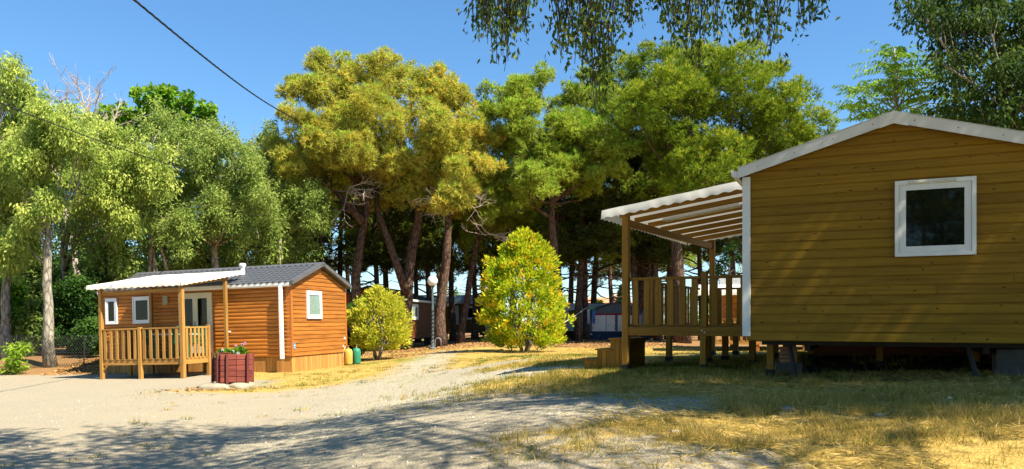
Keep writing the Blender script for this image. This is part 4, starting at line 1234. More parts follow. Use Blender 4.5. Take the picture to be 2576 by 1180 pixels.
obj('corner_trim', MB().cbox(0.024, 0.05, 7.38, 7.52, 0.20, 2.40, 0.004), MATS['white_pvc'], b3)
window(b3, (-2.2, -0.024, 1.3), 0, 0.8, 0.9)
b4 = far_cabin('wooden_cabin', (-1.75, 55.0, 0.32), R(-11), -7.2, 0, 3.5, 0.40, 2.52, 3.05, 'x', MATS['drab_board'], MATS['grey_roof'],
               'drab olive cabin with white awning deep under the pines', trim='white_sheet')
window(b4, (-1.55, -0.024, 1.32), 0, 0.62, 0.95, fr=0.09)
window(b4, (-2.35, -0.024, 0.95), 0, 0.25, 1.35, fr=0.09)
window(b4, (0.022, 1.1, 1.2), R(90), 1.3, 1.1, fr=0.14)
obj('corner_trim', MB().cbox(-0.13, 0.03, -0.05, -0.024, 0.38, 2.45, 0.004), MATS['white_pvc'], b4)
dz = MB().box(-3.75, -3.66, -0.07, -0.03, 0.42, 2.3).box(-3.06, -2.97, -0.07, -0.03, 0.42, 2.3).box(-3.66, -3.06, -0.07, -0.03, 2.2, 2.3)
d4 = obj('door', dz, MATS['white_pvc'], b4)
obj('pane', MB().box(-3.655, -3.065, -0.05, -0.04, 0.46, 2.195), MATS['glass_dark'], d4)
t4 = empty('terrace', (-1.75, 55.0, 0.32), (0, 0, R(-11)), label='small terrace with pale awning before the drab olive cabin', category='terrace')
obj('floor', MB().box(-5.3, -2.3, -2.2, -0.1, 0.30, 0.38), MATS['drab_board'], t4)
awning(t4, MATS['awning_white'], -5.6, -2.0, -2.4, 0.3, lambda x, y: 2.50 + 0.17 * (y + 2.4), val=0.3, scal=0.3)
for x in (-5.2, -2.4):
    post(t4, x, -2.1, -0.3, 2.45, 0.12, 'olive_z')
for k in range(3):
    obj('step', MB().box(-3.6, -2.7, -2.5 - 0.25 * k, -2.27 - 0.25 * k, 0.12 - 0.14 * k, 0.18 - 0.14 * k), MATS['olive_x'], t4)
railing(t4, (-2.3, -2.1, 0), R(90), 2.0, 0.38, 1.3, 9, mats=('olive_x', 'olive_z'))

# cabin seen through the right-hand railing
q5 = at(1800, 845, 31.0)
b5 = far_cabin('wooden_cabin', (q5[0] + 0.6, 32.0, 0.32), R(-14), 0, 7.0, 3.4, 0.45, 2.5, 3.1, 'x', MATS['cabin_front'], MATS['grey_roof'],
               'reddish-brown cabin with white awning seen through the shaded terrace railing')
window(b5, (0.55, -0.024, 1.0), 0, 0.7, 1.0)
t5 = empty('terrace', (q5[0] + 0.6, 32.0, 0.32), (0, 0, R(-14)), label='orange wooden terrace with pale awning glimpsed behind the shaded railing', category='terrace')
obj('floor', MB().box(-0.8, 3.0, -2.2, -0.1, 0.34, 0.44), MATS['deck_x'], t5)
awning(t5, MATS['awning_white'], -1.0, 3.2, -2.4, 0.2, lambda x, y: 2.42 + 0.13 * (y + 2.4), val=0.2, scal=0.3)
for x in (-0.7, 1.2, 2.9):
    post(t5, x, -2.1, -0.3, 2.40, 0.14, 'cabin_trim')
railing(t5, (-0.7, -2.1, 0), 0, 1.9, 0.44, 1.35, 8)
railing(t5, (1.2, -2.1, 0), 0, 1.7, 0.44, 1.35, 7)

# ------------------------------------------------------------------ tent and caravan
tx = at(1550, 845, 48.0)[0]; tz = gz(tx, 48.0)
TN = empty('awning_tent', (tx, 48.0, tz), (0, 0, R(-6)), label='grey and navy caravan tent with spotted cream panels and red band', category='tent')
hwid, hE, hA, dp = 1.85, 1.72, 2.42, 2.6
mb = MB(); n_ = 12
def ridge_z(u):   # sagging cloth between ridge and eaves
    a = abs(u); return hA - (hA - hE) * (a ** 0.8)
vs = []; fs = []
for j, y in enumerate((-0.25, dp)):
    for k in range(n_ + 1):
        u = -1 + 2 * k / n_
        vs.append((u * (hwid + 0.12), y, ridge_z(u) + (0.0 if j == 0 else 0.12)))
for k in range(n_):
    fs.append((k, k + 1, k + n_ + 2, k + n_ + 1))
obj('roof_cloth', mb.add(vs, fs), MATS['tent_grey'], TN, smooth=True)
fr_ = MB(); vs = []; fs = []
for k in range(n_ + 1):
    u = -1 + 2 * k / n_
    vs += [(u * hwid, -0.12, 1.62), (u * hwid, -0.02, max(1.63, ridge_z(u) - 0.02))]
for k in range(n_):
    fs.append((2 * k, 2 * k + 2, 2 * k + 3, 2 * k + 1))
obj('gable_cloth', fr_.add(vs, fs), MATS['tent_dark_grey'], TN)
obj('red_band', MB().box(-hwid + 0.35, hwid - 0.35, -0.17, -0.14, 1.52, 1.63), MATS['tent_red'], TN)
xs_ = [-hwid + 0.36, -0.62, 0.08, 0.62, hwid - 0.36]
for k in range(4):
    obj('cloth_panel', MB().box(xs_[k] + 0.015, xs_[k + 1] - 0.015 if k != 1 else xs_[k + 1] - 0.16, -0.16, -0.145, 0.52, 1.515), MATS['tent_panel'], TN)
obj('door_strip', MB().box(-0.07, 0.08, -0.155, -0.14, 0.45, 1.515), MATS['tent_dark_grey'], TN)
for s_ in (-1, 1):
    obj('side_cloth', MB().add([(s_ * (hwid - 0.37), -0.14, 0.5), (s_ * (hwid + 0.08), -0.05, 0.5), (s_ * hwid, -0.02, 1.68), (s_ * (hwid - 0.36), -0.12, 1.62),
                                (s_ * (hwid + 0.02), dp, 0.5), (s_ * hwid, dp, 1.75)], [(0, 1, 2, 3), (1, 4, 5, 2)]), MATS['tent_grey'], TN)
obj('ground_skirt', MB().add([(-hwid - 0.2, -0.32, -0.05), (hwid + 0.2, -0.32, -0.05), (hwid + 0.08, -0.14, 0.52), (-hwid - 0.08, -0.14, 0.52), (-hwid - 0.2, dp, -0.05), (-hwid - 0.08, dp, 0.52), (hwid + 0.2, dp, -0.05), (hwid + 0.08, dp, 0.52)],
                             [(0, 1, 2, 3), (4, 0, 3, 5), (1, 6, 7, 2)]), MATS['tent_navy'], TN)
tg = obj('tent_badge', MB().box(-hwid + 0.18, -hwid + 0.38, -0.30, -0.285, 0.28, 0.40), MATS['sign_blue'], TN)
obj('badge_print', MB().box(-hwid + 0.21, -hwid + 0.35, -0.303, -0.301, 0.32, 0.36), MATS['sign_white'], tg)
CV = empty('caravan', (tx - 0.4, 51.0, tz), (0, 0, R(-6)), label='pale grey touring caravan standing behind the tent', category='caravan')
pr = [(-1.05, 0.5), (1.05, 0.5), (1.08, 1.2), (1.02, 2.0), (0.9, 2.28), (-0.9, 2.28), (-1.02, 2.0), (-1.08, 1.2)]
vs = [(-2.6, a, b_) for a, b_ in pr] + [(2.6, a, b_) for a, b_ in pr]
obj('body', MB().add(vs, [tuple(range(7, -1, -1)), tuple(range(8, 16))] + [(i, (i + 1) % 8, (i + 1) % 8 + 8, i + 8) for i in range(8)]), MATS['caravan_white'], CV)
obj('window', MB().cbox(-2.3, -1.5, -1.10, -1.07, 1.3, 1.85, 0.02), MATS['glass_dark'], CV)
for x in (-0.35, 0.35):
    wv = obj('wheel', MB().tube([(x, -1.05, 0.3), (x, -0.85, 0.3)], [0.3, 0.3], 18), MATS['black_rubber'], CV)
    obj('rim', MB().tube([(x, -1.06, 0.3), (x, -1.04, 0.3)], [0.17, 0.17], 14), MATS['white_pvc'], wv)
obj('awning_rail', MB().box(-2.5, 2.5, -0.98, -0.9, 2.29, 2.33), MATS['tent_dark_grey'], CV)
obj('drawbar', MB().tube([(-2.6, -0.4, 0.45), (-3.6, 0, 0.42)], [0.05, 0.05], 8).tube([(-2.6, 0.4, 0.45), (-3.6, 0, 0.42)], [0.05, 0.05], 8).tube([(-3.5, 0, 0.42), (-3.5, 0, -0.15)], [0.04, 0.04], 8), MATS['steel_grey'], CV)
def towel(px, py0, py1, wpx, Y, mat, label):
    a = at(px, py0, Y); hgt = (py1 - py0) / F_PX * Y; w_ = wpx / F_PX * Y
    vs = []; fs = []
    for k in range(9):
        x = -w_ / 2 + w_ * k / 8
        for r_ in range(5):
            vs.append((x * (1 - 0.12 * r_ / 4), 0.03 * math.sin(k * 1.6 + r_ * 0.5) * (0.3 + r_ / 4), -hgt * r_ / 4 + 0.01 * math.sin(k)))
    for k in range(8):
        for r_ in range(4):
            b0 = k * 5 + r_; fs.append((b0, b0 + 1, b0 + 6, b0 + 5))
    obj('towel', MB().add(vs, fs), mat, None, tuple(a), smooth=True, label=label, category='towel', group='towels hung by the tent')
towel(1480.5, 777, 815, 6, 47.2, MATS['towel_white'], 'white towel hung at the left end of the tent')
towel(1488, 779, 800, 4, 47.3, MATS['towel_teal'], 'dark towel hung second from the left at the tent')
towel(1494, 781, 815, 7, 47.2, MATS['towel_blue'], 'blue patterned towel hung against the spotted tent panel')
towel(1622, 778, 815, 9, 44.0, MATS['towel_teal'], 'dark teal towel seen between the terrace balusters')
towel(1632, 768, 822, 10, 44.5, MATS['towel_white'], 'white sheet seen between the terrace balusters')
a = at(1479, 776, 47.2); b_ = at(1497, 777, 47.2)
obj('washing_line', MB().tube([tuple(a), tuple((a + b_) / 2 - [0, 0, 0.02]), tuple(b_)], [0.04, 0.05, 0.04], 6), MATS['lime_cloth'], None, label='lime green fringe strip above the towels at the tent', category='fringe')
a = at(1612, 766, 44.2); b_ = at(1645, 770, 44.2)
obj('washing_line', MB().tube([tuple(a), tuple(b_)], [0.012, 0.012], 5), MATS['tent_red'], None, label='thin red line with washing behind the shaded terrace', category='line')
a = at(1409, 818, 34.0); b_ = at(1478, 772, 47.0)
obj('guy_rope', MB().tube([tuple(a), tuple((a + b_) / 2 - [0, 0, 0.03]), tuple(b_)], [0.02, 0.02, 0.02], 6), MATS['rope_cream'], None, label='taut cream rope from the large yellow bush to the tent', category='rope')
for k, (px, top, Y) in enumerate(((1457, 805, 44.0), (1449, 800, 46.0), (1421, 800, 45.0))):
    g_ = at(px, 850, Y); z = gz(g_[0], Y)
    obj('stake', MB().tube([(0, 0, -0.1), (0.01, 0, (HZ - top) / F_PX * Y + CZ - z)], [0.06, 0.05], 7), MATS['dark_brown_board'], None, (g_[0], Y, z),
        label=['thin dark wooden stake nearest the tent', 'dark wooden stake left of the one nearest the tent', 'dark wooden stake closest to the large yellow bush'][k], category='stake')
# distant house
hx = at(1535, 790, 120.0)
HS = empty('house', (hx[0], 120, gz(hx[0], 120) - 0.5), (0, 0, R(8)), label='distant orange-roofed house beyond the tent', category='house')
obj('wall', MB().box(-4, 4, 0, 6, 0, 3.6), MATS['render_wall'], HS)
rf = obj('roof', MB().add([(-4.5, -0.6, 3.5), (4.5, -0.6, 3.5), (4.5, 6.6, 3.5), (-4.5, 6.6, 3.5), (-3.6, 3, 5.5), (3.6, 3, 5.5)], [(0, 1, 5, 4), (2, 3, 4, 5), (1, 2, 5), (3, 0, 4), (3, 2, 1, 0)]), MATS['tile_orange'], HS)
obj('chimney', MB().box(1.2, 1.9, 2.0, 2.7, 4.5, 6.0), MATS['render_wall'], rf)

# ------------------------------------------------------------------ overhead cables
def cable(A, B, ext, sag, r, twist, label):
    """runs from beyond A (extended by the share ext) to B, sagging between A and B"""
    c = np.linspace(-ext, 1, 150)
    P = A + (B - A) * c[:, None]
    P[:, 2] -= sag * np.sin(np.pi * np.clip(c, 0, 1))
    mb = MB()
    if twist:
        L = np.linalg.norm(B - A)
        for k in range(3):
            ph = c * L * 2 * math.pi / 1.3 + k * 2.094
            Q = P + np.stack([np.cos(ph) * r * 0.9, np.zeros_like(ph), np.sin(ph) * r * 0.9], 1)
            mb.tube(list(Q), [r] * len(Q), 5, cap=True)
    else:
        mb.tube(list(P), [r] * len(P), 5)
    return obj('overhead_cable', mb, MATS['cable'], None, smooth=True, label=label, category='cable')
cable(at(338, 0, 15.0), at(757, 306, 38.0), 0.6, 0.25, 0.0145, True, 'thick twisted black cable slanting down the sky into the pines')
cable(at(-60, 236, 18.0), at(500, 436, 31.0), 0.2, 0.1, 0.014, False, 'thin dark wire crossing the pale trees at the left edge')

# ------------------------------------------------------------------ vegetation
def clump_points(clumps, n_sub, sub_r, n_leaf, rng, flat=0.75, shell=(0.55, 1.0), up=0.25, dens=None):
    """points in clumps of clumplets; returns points, outward directions, clumplet index, height share"""
    C = np.array([c[:3] for c in clumps]); Rr = np.array([c[3] for c in clumps])
    P = []; O = []; T = []
    for c, r in zip(C, Rr):
        ns = max(4, int(n_sub * (r / Rr.mean()) ** 2))
        u = norm(rng.normal(size=(ns, 3)) + np.array([0, 0, up]))
        rad = r * rng.uniform(shell[0], shell[1], ns)[:, None]
        sc = c + u * rad * np.array([1, 1, flat])
        sr = sub_r * rng.uniform(0.6, 1.35, ns)
        st = rng.uniform(0, 1, ns)
        for k in range(ns):
            nl = max(3, int(n_leaf * (sr[k] / sub_r) ** 2))
            v = norm(rng.normal(size=(nl, 3)) + u[k] * 0.35)
            q = sc[k] + v * (sr[k] * rng.uniform(0.25, 1.0, nl) ** 0.6)[:, None] * np.array([1, 1, 0.8])
            P.append(q); O.append(norm(v + 0.6 * u[k])); T.append(np.full(nl, st[k]))
    return np.concatenate(P), np.concatenate(O), np.concatenate(T)

def limb_path(a, b, rng, n=6, bow=0.12, up=0.0):
    a = np.array(a, float); b = np.array(b, float)
    d = b - a; L = np.linalg.norm(d)
    off = rng.normal(size=3) * L * bow
    pts = []
    for k in range(n + 1):
        f = k / n
        p = a + d * f + off * math.sin(f * math.pi) + np.array([0, 0, -up * L * math.sin(f * math.pi)])
        if 0 < k < n:
            p = p + rng.normal(size=3) * L * 0.015
        pts.append(p)
    return pts

def trunk_mesh(paths, rng, n=9):
    mb = MB()
    for pts, r0, r1 in paths:
        m_ = len(pts)
        rads = [r0 + (r1 - r0) * (k / (m_ - 1)) ** 0.8 for k in range(m_)]
        mb.tube(pts, rads, n, jit=0.10, rng=rng)
    return mb

def make_tree(name, label, base, trunk_pts, trunk_r, clumps, crown_mesh_fn, barkm, leafm, rng, limbs=True, twigs=0, group=None, fork=0.55, limb_r=0.35, category='tree', extra=None):
    """base (x, y); trunk_pts absolute points of the main stem; clumps absolute (x, y, z, r)"""
    z = gz(base[0], base[1]) - 0.05
    o0 = np.array([base[0], base[1], z])
    kw = dict(label=label, category=category)
    if group: kw['group'] = group
    e = empty(name, tuple(o0), **kw)
    tp = [np.array(p, float) - o0 for p in trunk_pts]
    cl = [(c[0] - o0[0], c[1] - o0[1], c[2] - o0[2], c[3]) for c in clumps]
    # dense resample of the stem
    tt = np.linspace(0, 1, 12); src = np.linspace(0, 1, len(tp)); A = np.array(tp)
    stem = np.stack([np.interp(tt, src, A[:, k]) for k in range(3)], 1)
    stem[1:-1, :2] += rng.normal(size=(10, 2)) * trunk_r * 0.12
    paths = []
    rads = trunk_r * (1 - 0.62 * tt); rads[0] *= 1.35; rads[1] *= 1.08
    mb = MB(); mb.tube(list(stem), list(rads * 0.88), 11, jit=0.07, rng=rng)
    if limbs:
        for c in cl:
            # leave the stem somewhere below the clump
            zc = c[2]
            k = int(np.argmin(np.abs(stem[:, 2] - (stem[-1, 2] * fork + (zc - stem[-1, 2] * fork) * 0.45))))
            k = min(max(k, 4), 11)
            r0 = rads[k] * limb_r * 1.5
            pts = limb_path(stem[k], (c[0], c[1], c[2] - 0.15 * c[3]), rng, 6, 0.10, 0.05)
            m_ = len(pts)
            mb.tube(pts, [max(0.02, r0 * (1 - 0.75 * i / (m_ - 1))) for i in range(m_)], 6)
            for q in range(twigs):
                u = norm(rng.normal(size=3) + np.array([0, 0, 0.3]))
                b_ = np.array(c[:3]) + u * c[3] * 0.9
                pp_ = limb_path(pts[rng.integers(3, m_)], b_, rng, 4, 0.1)
                mb.tube(pp_, [max(0.012, r0 * 0.35 * (1 - 0.7 * i / 4)) for i in range(5)], 4, cap=False)
    if extra:
        for pts, r0, r1 in extra:
            pts = [np.array(p, float) - o0 for p in pts]
            mb.tube(pts, [r0 + (r1 - r0) * i / (len(pts) - 1) for i in range(len(pts))], 8, jit=0.06, rng=rng)
    obj('trunk', mb, barkm, e, smooth=True)
    co, npv, tint = crown_mesh_fn(cl, rng)
    obj('crown', fast_mesh('crown', co, npv, tint, leafm), None, e)
    return e

def copy_tree(src, name, base, rz, sc, label, group=None):
    z = gz(base[0], base[1]) - 0.05
    e = src.copy(); e.name = name; COL.objects.link(e)
    e.location = (base[0], base[1], z); e.rotation_euler = (0, 0, rz); e.scale = sc
    e['label'] = label
    if group: e['group'] = group
    for ch in src.children:
        c = ch.copy(); COL.objects.link(c); c.parent = e
    return e

# crown builders -------------------------------------------------------
def broad(n_sub=16, sub_r=0.5, n_leaf=60, ln=0.17, wd=0.075, droop=0.9, tint_mid=0.5, flat=0.85, shell=(0.45, 1.0), loose=0.0, split=0):
    def f(cl, rng):
        if split: cl = split_clumps(cl, rng, split)
        P, O, T = clump_points(cl, n_sub, sub_r, n_leaf, rng, flat=flat, shell=shell)
        if loose: P = P + rng.normal(size=P.shape) * loose * np.array([0.7, 0.7, 1.3])
        ax = O * 0.55 + rng.normal(size=P.shape) * 0.5 + np.array([0, 0, -droop])
        q = leaf_quads(P, ax, ln, wd, rng, 0.08)
        tint = np.clip(0.55 * T + 0.25 * rng.uniform(0, 1, len(P)) + tint_mid - 0.4 + 0.15 * O[:, 2], 0, 1)
        return q, 4, tint
    return f

def pine(n_sub=34, sub_r=0.34, n_tuft=26, nb=7, ln=0.25, wd=0.042, dry=0.5, up=0.55, shell=(0.3, 1.1), split=7):
    def f(cl, rng):
        if split: cl = split_clumps(cl, rng, split, 1.0, 0.42)
        P, O, T = clump_points(cl, max(6, n_sub // max(1, split)), sub_r, n_tuft, rng, flat=0.9, shell=shell, up=0.35)
        ax = O + np.array([0, 0, up]) + rng.normal(size=P.shape) * 0.25
        q = needle_tris(P, ax, ln, wd, rng, nb, 0.6)
        tt = np.clip(0.45 * T + 0.30 * rng.uniform(0, 1, len(P)) + dry - 0.38, 0, 0.86)
        tips = (O[:, 2] > 0.45) & (rng.uniform(0, 1, len(P)) < 0.5)
        tt[tips] = rng.uniform(0.9, 1.0, tips.sum())
        return q, 3, np.repeat(tt, nb)
    return f

def split_clumps(cl, rng, n=5, spread=0.92, size=0.40):
    """each bough becomes a handful of smaller tufted boughs, with gaps between"""
    out = []
    for x, y, z, r in cl:
        for k in range(n):
            u = norm(rng.normal(size=3)) * rng.uniform(0.35, 1.0)
            out.append((x + u[0] * r * spread, y + u[1] * r * spread, z + u[2] * r * spread * 1.05, r * size * rng.uniform(0.6, 1.35)))
    return out

def px_clumps(lst, Y, rng, jit=1.2):
    """clumps listed as they stand against the sky: column, row, radius in pixels, at distance about Y"""
    out = []
    for c in lst:
        y = Y + rng.uniform(-jit, jit) + (c[3] if len(c) > 3 else 0)
        p = at(c[0], c[1], y)
        out.append((p[0], p[1], p[2], c[2] / F_PX * y))
    return out

# --- the pines in front of the grove
def px_pine(label, Y, trunk_px, r, lst, crown, leafm, seed, extra_px=None, twigs=2, jit=2.0):
    rng = np.random.default_rng(seed)
    cl = px_clumps(lst, Y - 1.3, rng, jit) + px_clumps([(c[0], c[1] + 25, c[2] * 0.8) for c in lst if c[1] > 330], Y + 1.2, rng, jit)
    tp = [at(a, b_, Y) for a, b_ in trunk_px]
    tp[0][2] = gz(tp[0][0], Y) - 0.1
    ex = None
    if extra_px:
        ex = [([at(a, b_, Y - 0.4) for a, b_ in pts], r0, r1) for pts, r0, r1 in extra_px]
    return make_tree('pine_tree', label, (tp[0][0], Y), tp, r, cl, crown, MATS['pine_bark'], leafm, rng, twigs=twigs, extra=ex, fork=0.62, limb_r=0.26)

px_pine('pine with dry orange-tinged crown and crooked limb, nearest the cable', 40.0, [(890, 860), (893, 745), (905, 640), (922, 540), (930, 470)], 0.36,
        [(778, 230, 52), (832, 185, 55), (852, 265, 78), (772, 325, 66), (725, 385, 46), (800, 410, 72), (872, 352, 84), (735, 440, 46), (845, 455, 50), (742, 215, 24)],
        pine(dry=0.50, n_sub=38), MATS['needle_dry'], 11,
        extra_px=[([(912, 560), (880, 520), (842, 478), (824, 440), (850, 405), (862, 370)], 0.2, 0.1)])
px_pine('tallest dry-crowned pine with forked trunk, left of the globe lamp', 41.0, [(1018, 860), (1018, 770), (1030, 660), (1060, 530), (1040, 420), (990, 300)], 0.40,
        [(930, 178, 60), (985, 215, 66), (918, 275, 82), (1000, 300, 82), (930, 385, 86), (1012, 415, 78), (962, 468, 58), (1058, 305, 62), (885, 430, 50)],
        pine(dry=0.52, n_sub=42), MATS['needle_dry'], 12,
        extra_px=[([(1022, 740), (1000, 670), (975, 600), (950, 530), (945, 470)], 0.22, 0.14)])
px_pine('pine with golden crown over the globe lamp', 40.5, [(1107, 868), (1110, 760), (1120, 640), (1128, 540), (1125, 440)], 0.36,
        [(1088, 232, 60), (1142, 275, 66), (1184, 350, 66), (1112, 355, 86), (1194, 415, 58), (1130, 445, 74), (1066, 470, 58), (1150, 495, 50), (1222, 330, 40)],
        pine(dry=0.60, n_sub=42), MATS['needle_dry'], 13)
px_pine('olive-green pine behind the large yellow bush', 42.0, [(1390, 860), (1392, 720), (1392, 600), (1388, 500), (1380, 400)], 0.36,
        [(1240, 270, 56), (1302, 285, 76), (1380, 245, 66), (1450, 235, 58), (1290, 375, 72), (1372, 345, 86), (1452, 335, 76), (1522, 325, 66), (1545, 388, 48), (1412, 425, 66), (1484, 425, 68), (1335, 470, 56), (1262, 440, 48), (1570, 290, 40)],
        pine(dry=0.50, n_sub=42), MATS['needle_olive'], 14)
px_pine('rounded bright green pine rising above the shaded terrace', 41.0, [(1716, 860), (1706, 700), (1696, 560), (1700, 450), (1760, 340)], 0.42,
        [(1650, 235, 70), (1745, 170, 60), (1600, 270, 60), (1700, 262, 92), (1790, 205, 84), (1862, 190, 81), (1930, 235, 84), (1990, 292, 73), (2036, 330, 57), (1762, 325, 95), (1850, 290, 106), (1942, 345, 95), (1662, 300, 64), (1700, 385, 86), (1802, 410, 95), (1900, 420, 86), (1990, 385, 75), (1740, 450, 73), (2055, 390, 50)],
        pine(dry=0.5, n_sub=40, sub_r=0.40, n_tuft=25, shell=(0.7, 1.0), split=0), MATS['needle_green'], 15)
px_pine('deep green pine crown between the olive and the rounded pine', 49.0, [(1602, 850), (1610, 700), (1625, 560), (1640, 400)], 0.40,
        [(1560, 205, 74), (1640, 180, 66), (1702, 160, 56), (1775, 165, 56), (1505, 250, 54), (1600, 300, 80), (1660, 380, 70), (1585, 400, 66), (1690, 280, 60)],
        pine(dry=0.42, n_sub=46, sub_r=0.42, split=0, shell=(0.6, 1.02)), MATS['needle_green'], 16)
px_pine('leaning dark-trunked pine right of the globe lamp', 44.0, [(1158, 856), (1166, 800), (1184, 690), (1203, 590), (1215, 480)], 0.27,
        [(1215, 470, 60), (1255, 510, 52), (1180, 500, 50), (1235, 430, 48)], pine(dry=0.36), MATS['needle_olive'], 17)

# --- grove behind: two models, copied
rng = np.random.default_rng(40)
def grove_proto(seed, leafm, Hh=13.0, crown_lo=6.2, wd=3.1):
    rg = np.random.default_rng(seed)
    cl = []
    for k in range(15):
        u = rg.uniform(0, 1); a = rg.uniform(0, 2 * math.pi)
        rr = wd * (0.95 - 0.45 * u) * math.sqrt(rg.uniform(0.1, 1))
        cl.append((rr * math.cos(a), rr * math.sin(a), crown_lo + (Hh - crown_lo) * u, rg.uniform(1.1, 1.6)))
    tp = [(0, 0, -0.1), (0.1, 0, 4), (0.25, 0.1, 8), (0.2, 0.1, Hh - 1)]
    ex = []
    for k in range(9):   # bare lower boughs
        a = rg.uniform(0, 2 * math.pi); z0 = rg.uniform(3.2, 6.5); L = rg.uniform(1.2, 2.6)
        p0 = np.array([0.12, 0.03, z0]); p1 = p0 + np.array([math.cos(a) * L, math.sin(a) * L, rg.uniform(-0.2, 1.1)])
        ex.append((limb_path(p0, p1, rg, 4, 0.12), 0.06, 0.015))
    # model stands at the origin; moved by copy
    return cl, tp, ex, rg
protos = []
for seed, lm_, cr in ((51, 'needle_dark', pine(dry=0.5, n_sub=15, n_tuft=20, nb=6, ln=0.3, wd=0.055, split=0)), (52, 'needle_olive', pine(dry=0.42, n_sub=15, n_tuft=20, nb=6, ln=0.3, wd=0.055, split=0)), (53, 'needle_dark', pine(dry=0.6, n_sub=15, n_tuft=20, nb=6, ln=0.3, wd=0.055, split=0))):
    cl, tp, ex, rg = grove_proto(seed, lm_)
    protos.append((cl, tp, ex, rg, MATS[lm_], cr))
GR = 'dark pines standing in rows in the grove'
spots = [(735, 52), (800, 47), (848, 50), (950, 46), (968, 50), (1052, 54), (1078, 48), (1140, 52), (1195, 50), (1240, 54), (1290, 47), (1335, 52), (1412, 46), (1432, 51), (1452, 46), (1476, 48), (1492, 52),
         (1600, 47), (1622, 48), (1655, 47), (1682, 49), (1766, 48), (1640, 52), (1540, 60), (880, 60), (1010, 62), (1110, 64), (1215, 66), (1360, 64), (1470, 70), (1580, 72), (1680, 68), (760, 64), (1850, 52)]
names_seen = []
first = {}
def grove_label(px):
    if px < 880: return 'dark grove pine behind the roof of the orange cabin'
    if px < 1085: return 'dark grove pine behind the dark brown cabin'
    if px < 1230: return 'dark grove pine behind the drab olive cabin'
    if px < 1400: return 'dark grove pine screened by the large yellow bush'
    if px < 1560: return 'dark grove pine left of the tent'
    return 'dark grove pine behind the shaded terrace'
by = {}
for px, Y in sorted(spots):
    by.setdefault(grove_label(px), []).append((px, Y))
ORD = ['first', 'second', 'third', 'fourth', 'fifth', 'sixth', 'seventh', 'eighth', 'ninth', 'tenth', 'eleventh']
def grove_unique(px, Y):
    g_ = grove_label(px)
    return g_ + ', ' + ORD[by[g_].index((px, Y))] + ' from left'
for k, (px, Y) in enumerate(spots):
    x = (px - CX) / F_PX * Y
    cl, tp, ex, rg, lm_, cr = protos[k % 3]
    sc = (rng.uniform(0.9, 1.15), rng.uniform(0.9, 1.15), rng.uniform(0.86, 1.02))
    sc = (sc[0], sc[1], sc[2] * 0.93)
    rz = rng.uniform(0, 6.28)
    gname = grove_label(px)
    lab = grove_unique(px, Y)
    if k % 3 not in first:
        b0 = (x, Y); z0 = gz(x, Y) - 0.05
        mv = lambda p: (p[0] + x, p[1] + Y, p[2] + z0)
        e = make_tree('pine_tree', lab, b0, [mv(p) for p in tp], 0.25, [(c[0] + x, c[1] + Y, c[2] + z0, c[3]) for c in cl], cr, MATS['pine_bark'], lm_, rg, twigs=1,
                      group=gname.replace('pine ', 'pines ', 1), extra=[([np.array(mv(p)) for p in pts], a, b_) for pts, a, b_ in ex], fork=0.6, limb_r=0.24)
        first[k % 3] = e
    else:
        copy_tree(first[k % 3], 'pine_tree', (x, Y), rz, sc, lab, gname.replace('pine ', 'pines ', 1))

# --- mixed wood on the left
def px_broad(label, Y, trunk_px, r, lst, crown, leafm, barkm, seed, name='leafy_tree', extra_px=None, twigs=2, jit=1.2, group=None, limb_r=0.3):
    rng = np.random.default_rng(seed)
    cl = px_clumps(lst, Y - 0.9, rng, jit)
    tp = [at(a, b_, Y) for a, b_ in trunk_px]
    tp[0][2] = gz(tp[0][0], Y) - 0.1
    twigs = max(twigs, 3) if twigs > 1 else twigs
    ex = [([at(a, b_, Y - 1.5 * i_ / (len(pts) - 1)) for i_, (a, b_) in enumerate(pts)], r0, r1) for pts, r0, r1 in extra_px] if extra_px else None
    return make_tree(name, label, (tp[0][0], Y), tp, r, cl, crown, MATS[barkm], MATS[leafm], rng, twigs=twigs, extra=ex, fork=0.5, limb_r=limb_r, group=group)

PALE = broad(n_sub=7, sub_r=0.30, n_leaf=46, ln=0.155, wd=0.058, droop=1.1, tint_mid=0.58, flat=1.2, shell=(0.2, 1.15), loose=0.07, split=8)
SAGE = broad(n_sub=7, sub_r=0.28, n_leaf=46, ln=0.135, wd=0.058, droop=0.6, tint_mid=0.57, flat=1.1, shell=(0.2, 1.15), loose=0.07, split=8)
px_broad('pale drooping tree at the left edge of the picture', 29.5, [(15, 900), (12, 780), (20, 640), (40, 460)], 0.24,
         [(15, 205, 50), (60, 250, 55), (10, 300, 55), (40, 370, 70), (0, 450, 75), (60, 470, 70), (20, 560, 70), (70, 570, 55), (-20, 620, 60), (20, 660, 40), (95, 310, 40)], PALE, 'leaf_pale', 'grey_bark', 61)
px_broad('pale drooping tree with a straight grey trunk beside the wire fence', 28.0, [(128, 915), (122, 780), (118, 640), (122, 560), (130, 480)], 0.22,
         [(120, 300, 60), (160, 350, 65), (90, 370, 60), (200, 330, 45), (110, 430, 70), (80, 470, 60), (85, 540, 62), (60, 610, 52), (205, 385, 42)], PALE, 'leaf_pale', 'pale_bark', 62)
px_broad('tree with dark leaning forked trunk behind the fence', 32.5, [(178, 900), (172, 800), (160, 660), (158, 600)], 0.22,
         [(250, 330, 60), (300, 380, 65), (235, 420, 62), (330, 440, 60), (280, 480, 70), (370, 400, 50), (225, 520, 55), (330, 540, 60), (390, 470, 50)], PALE, 'leaf_pale', 'grey_bark', 63,
         extra_px=[([(158, 640), (180, 540), (205, 450), (222, 380)], 0.15, 0.07), ([(165, 680), (200, 580), (255, 505), (290, 470)], 0.13, 0.06)])
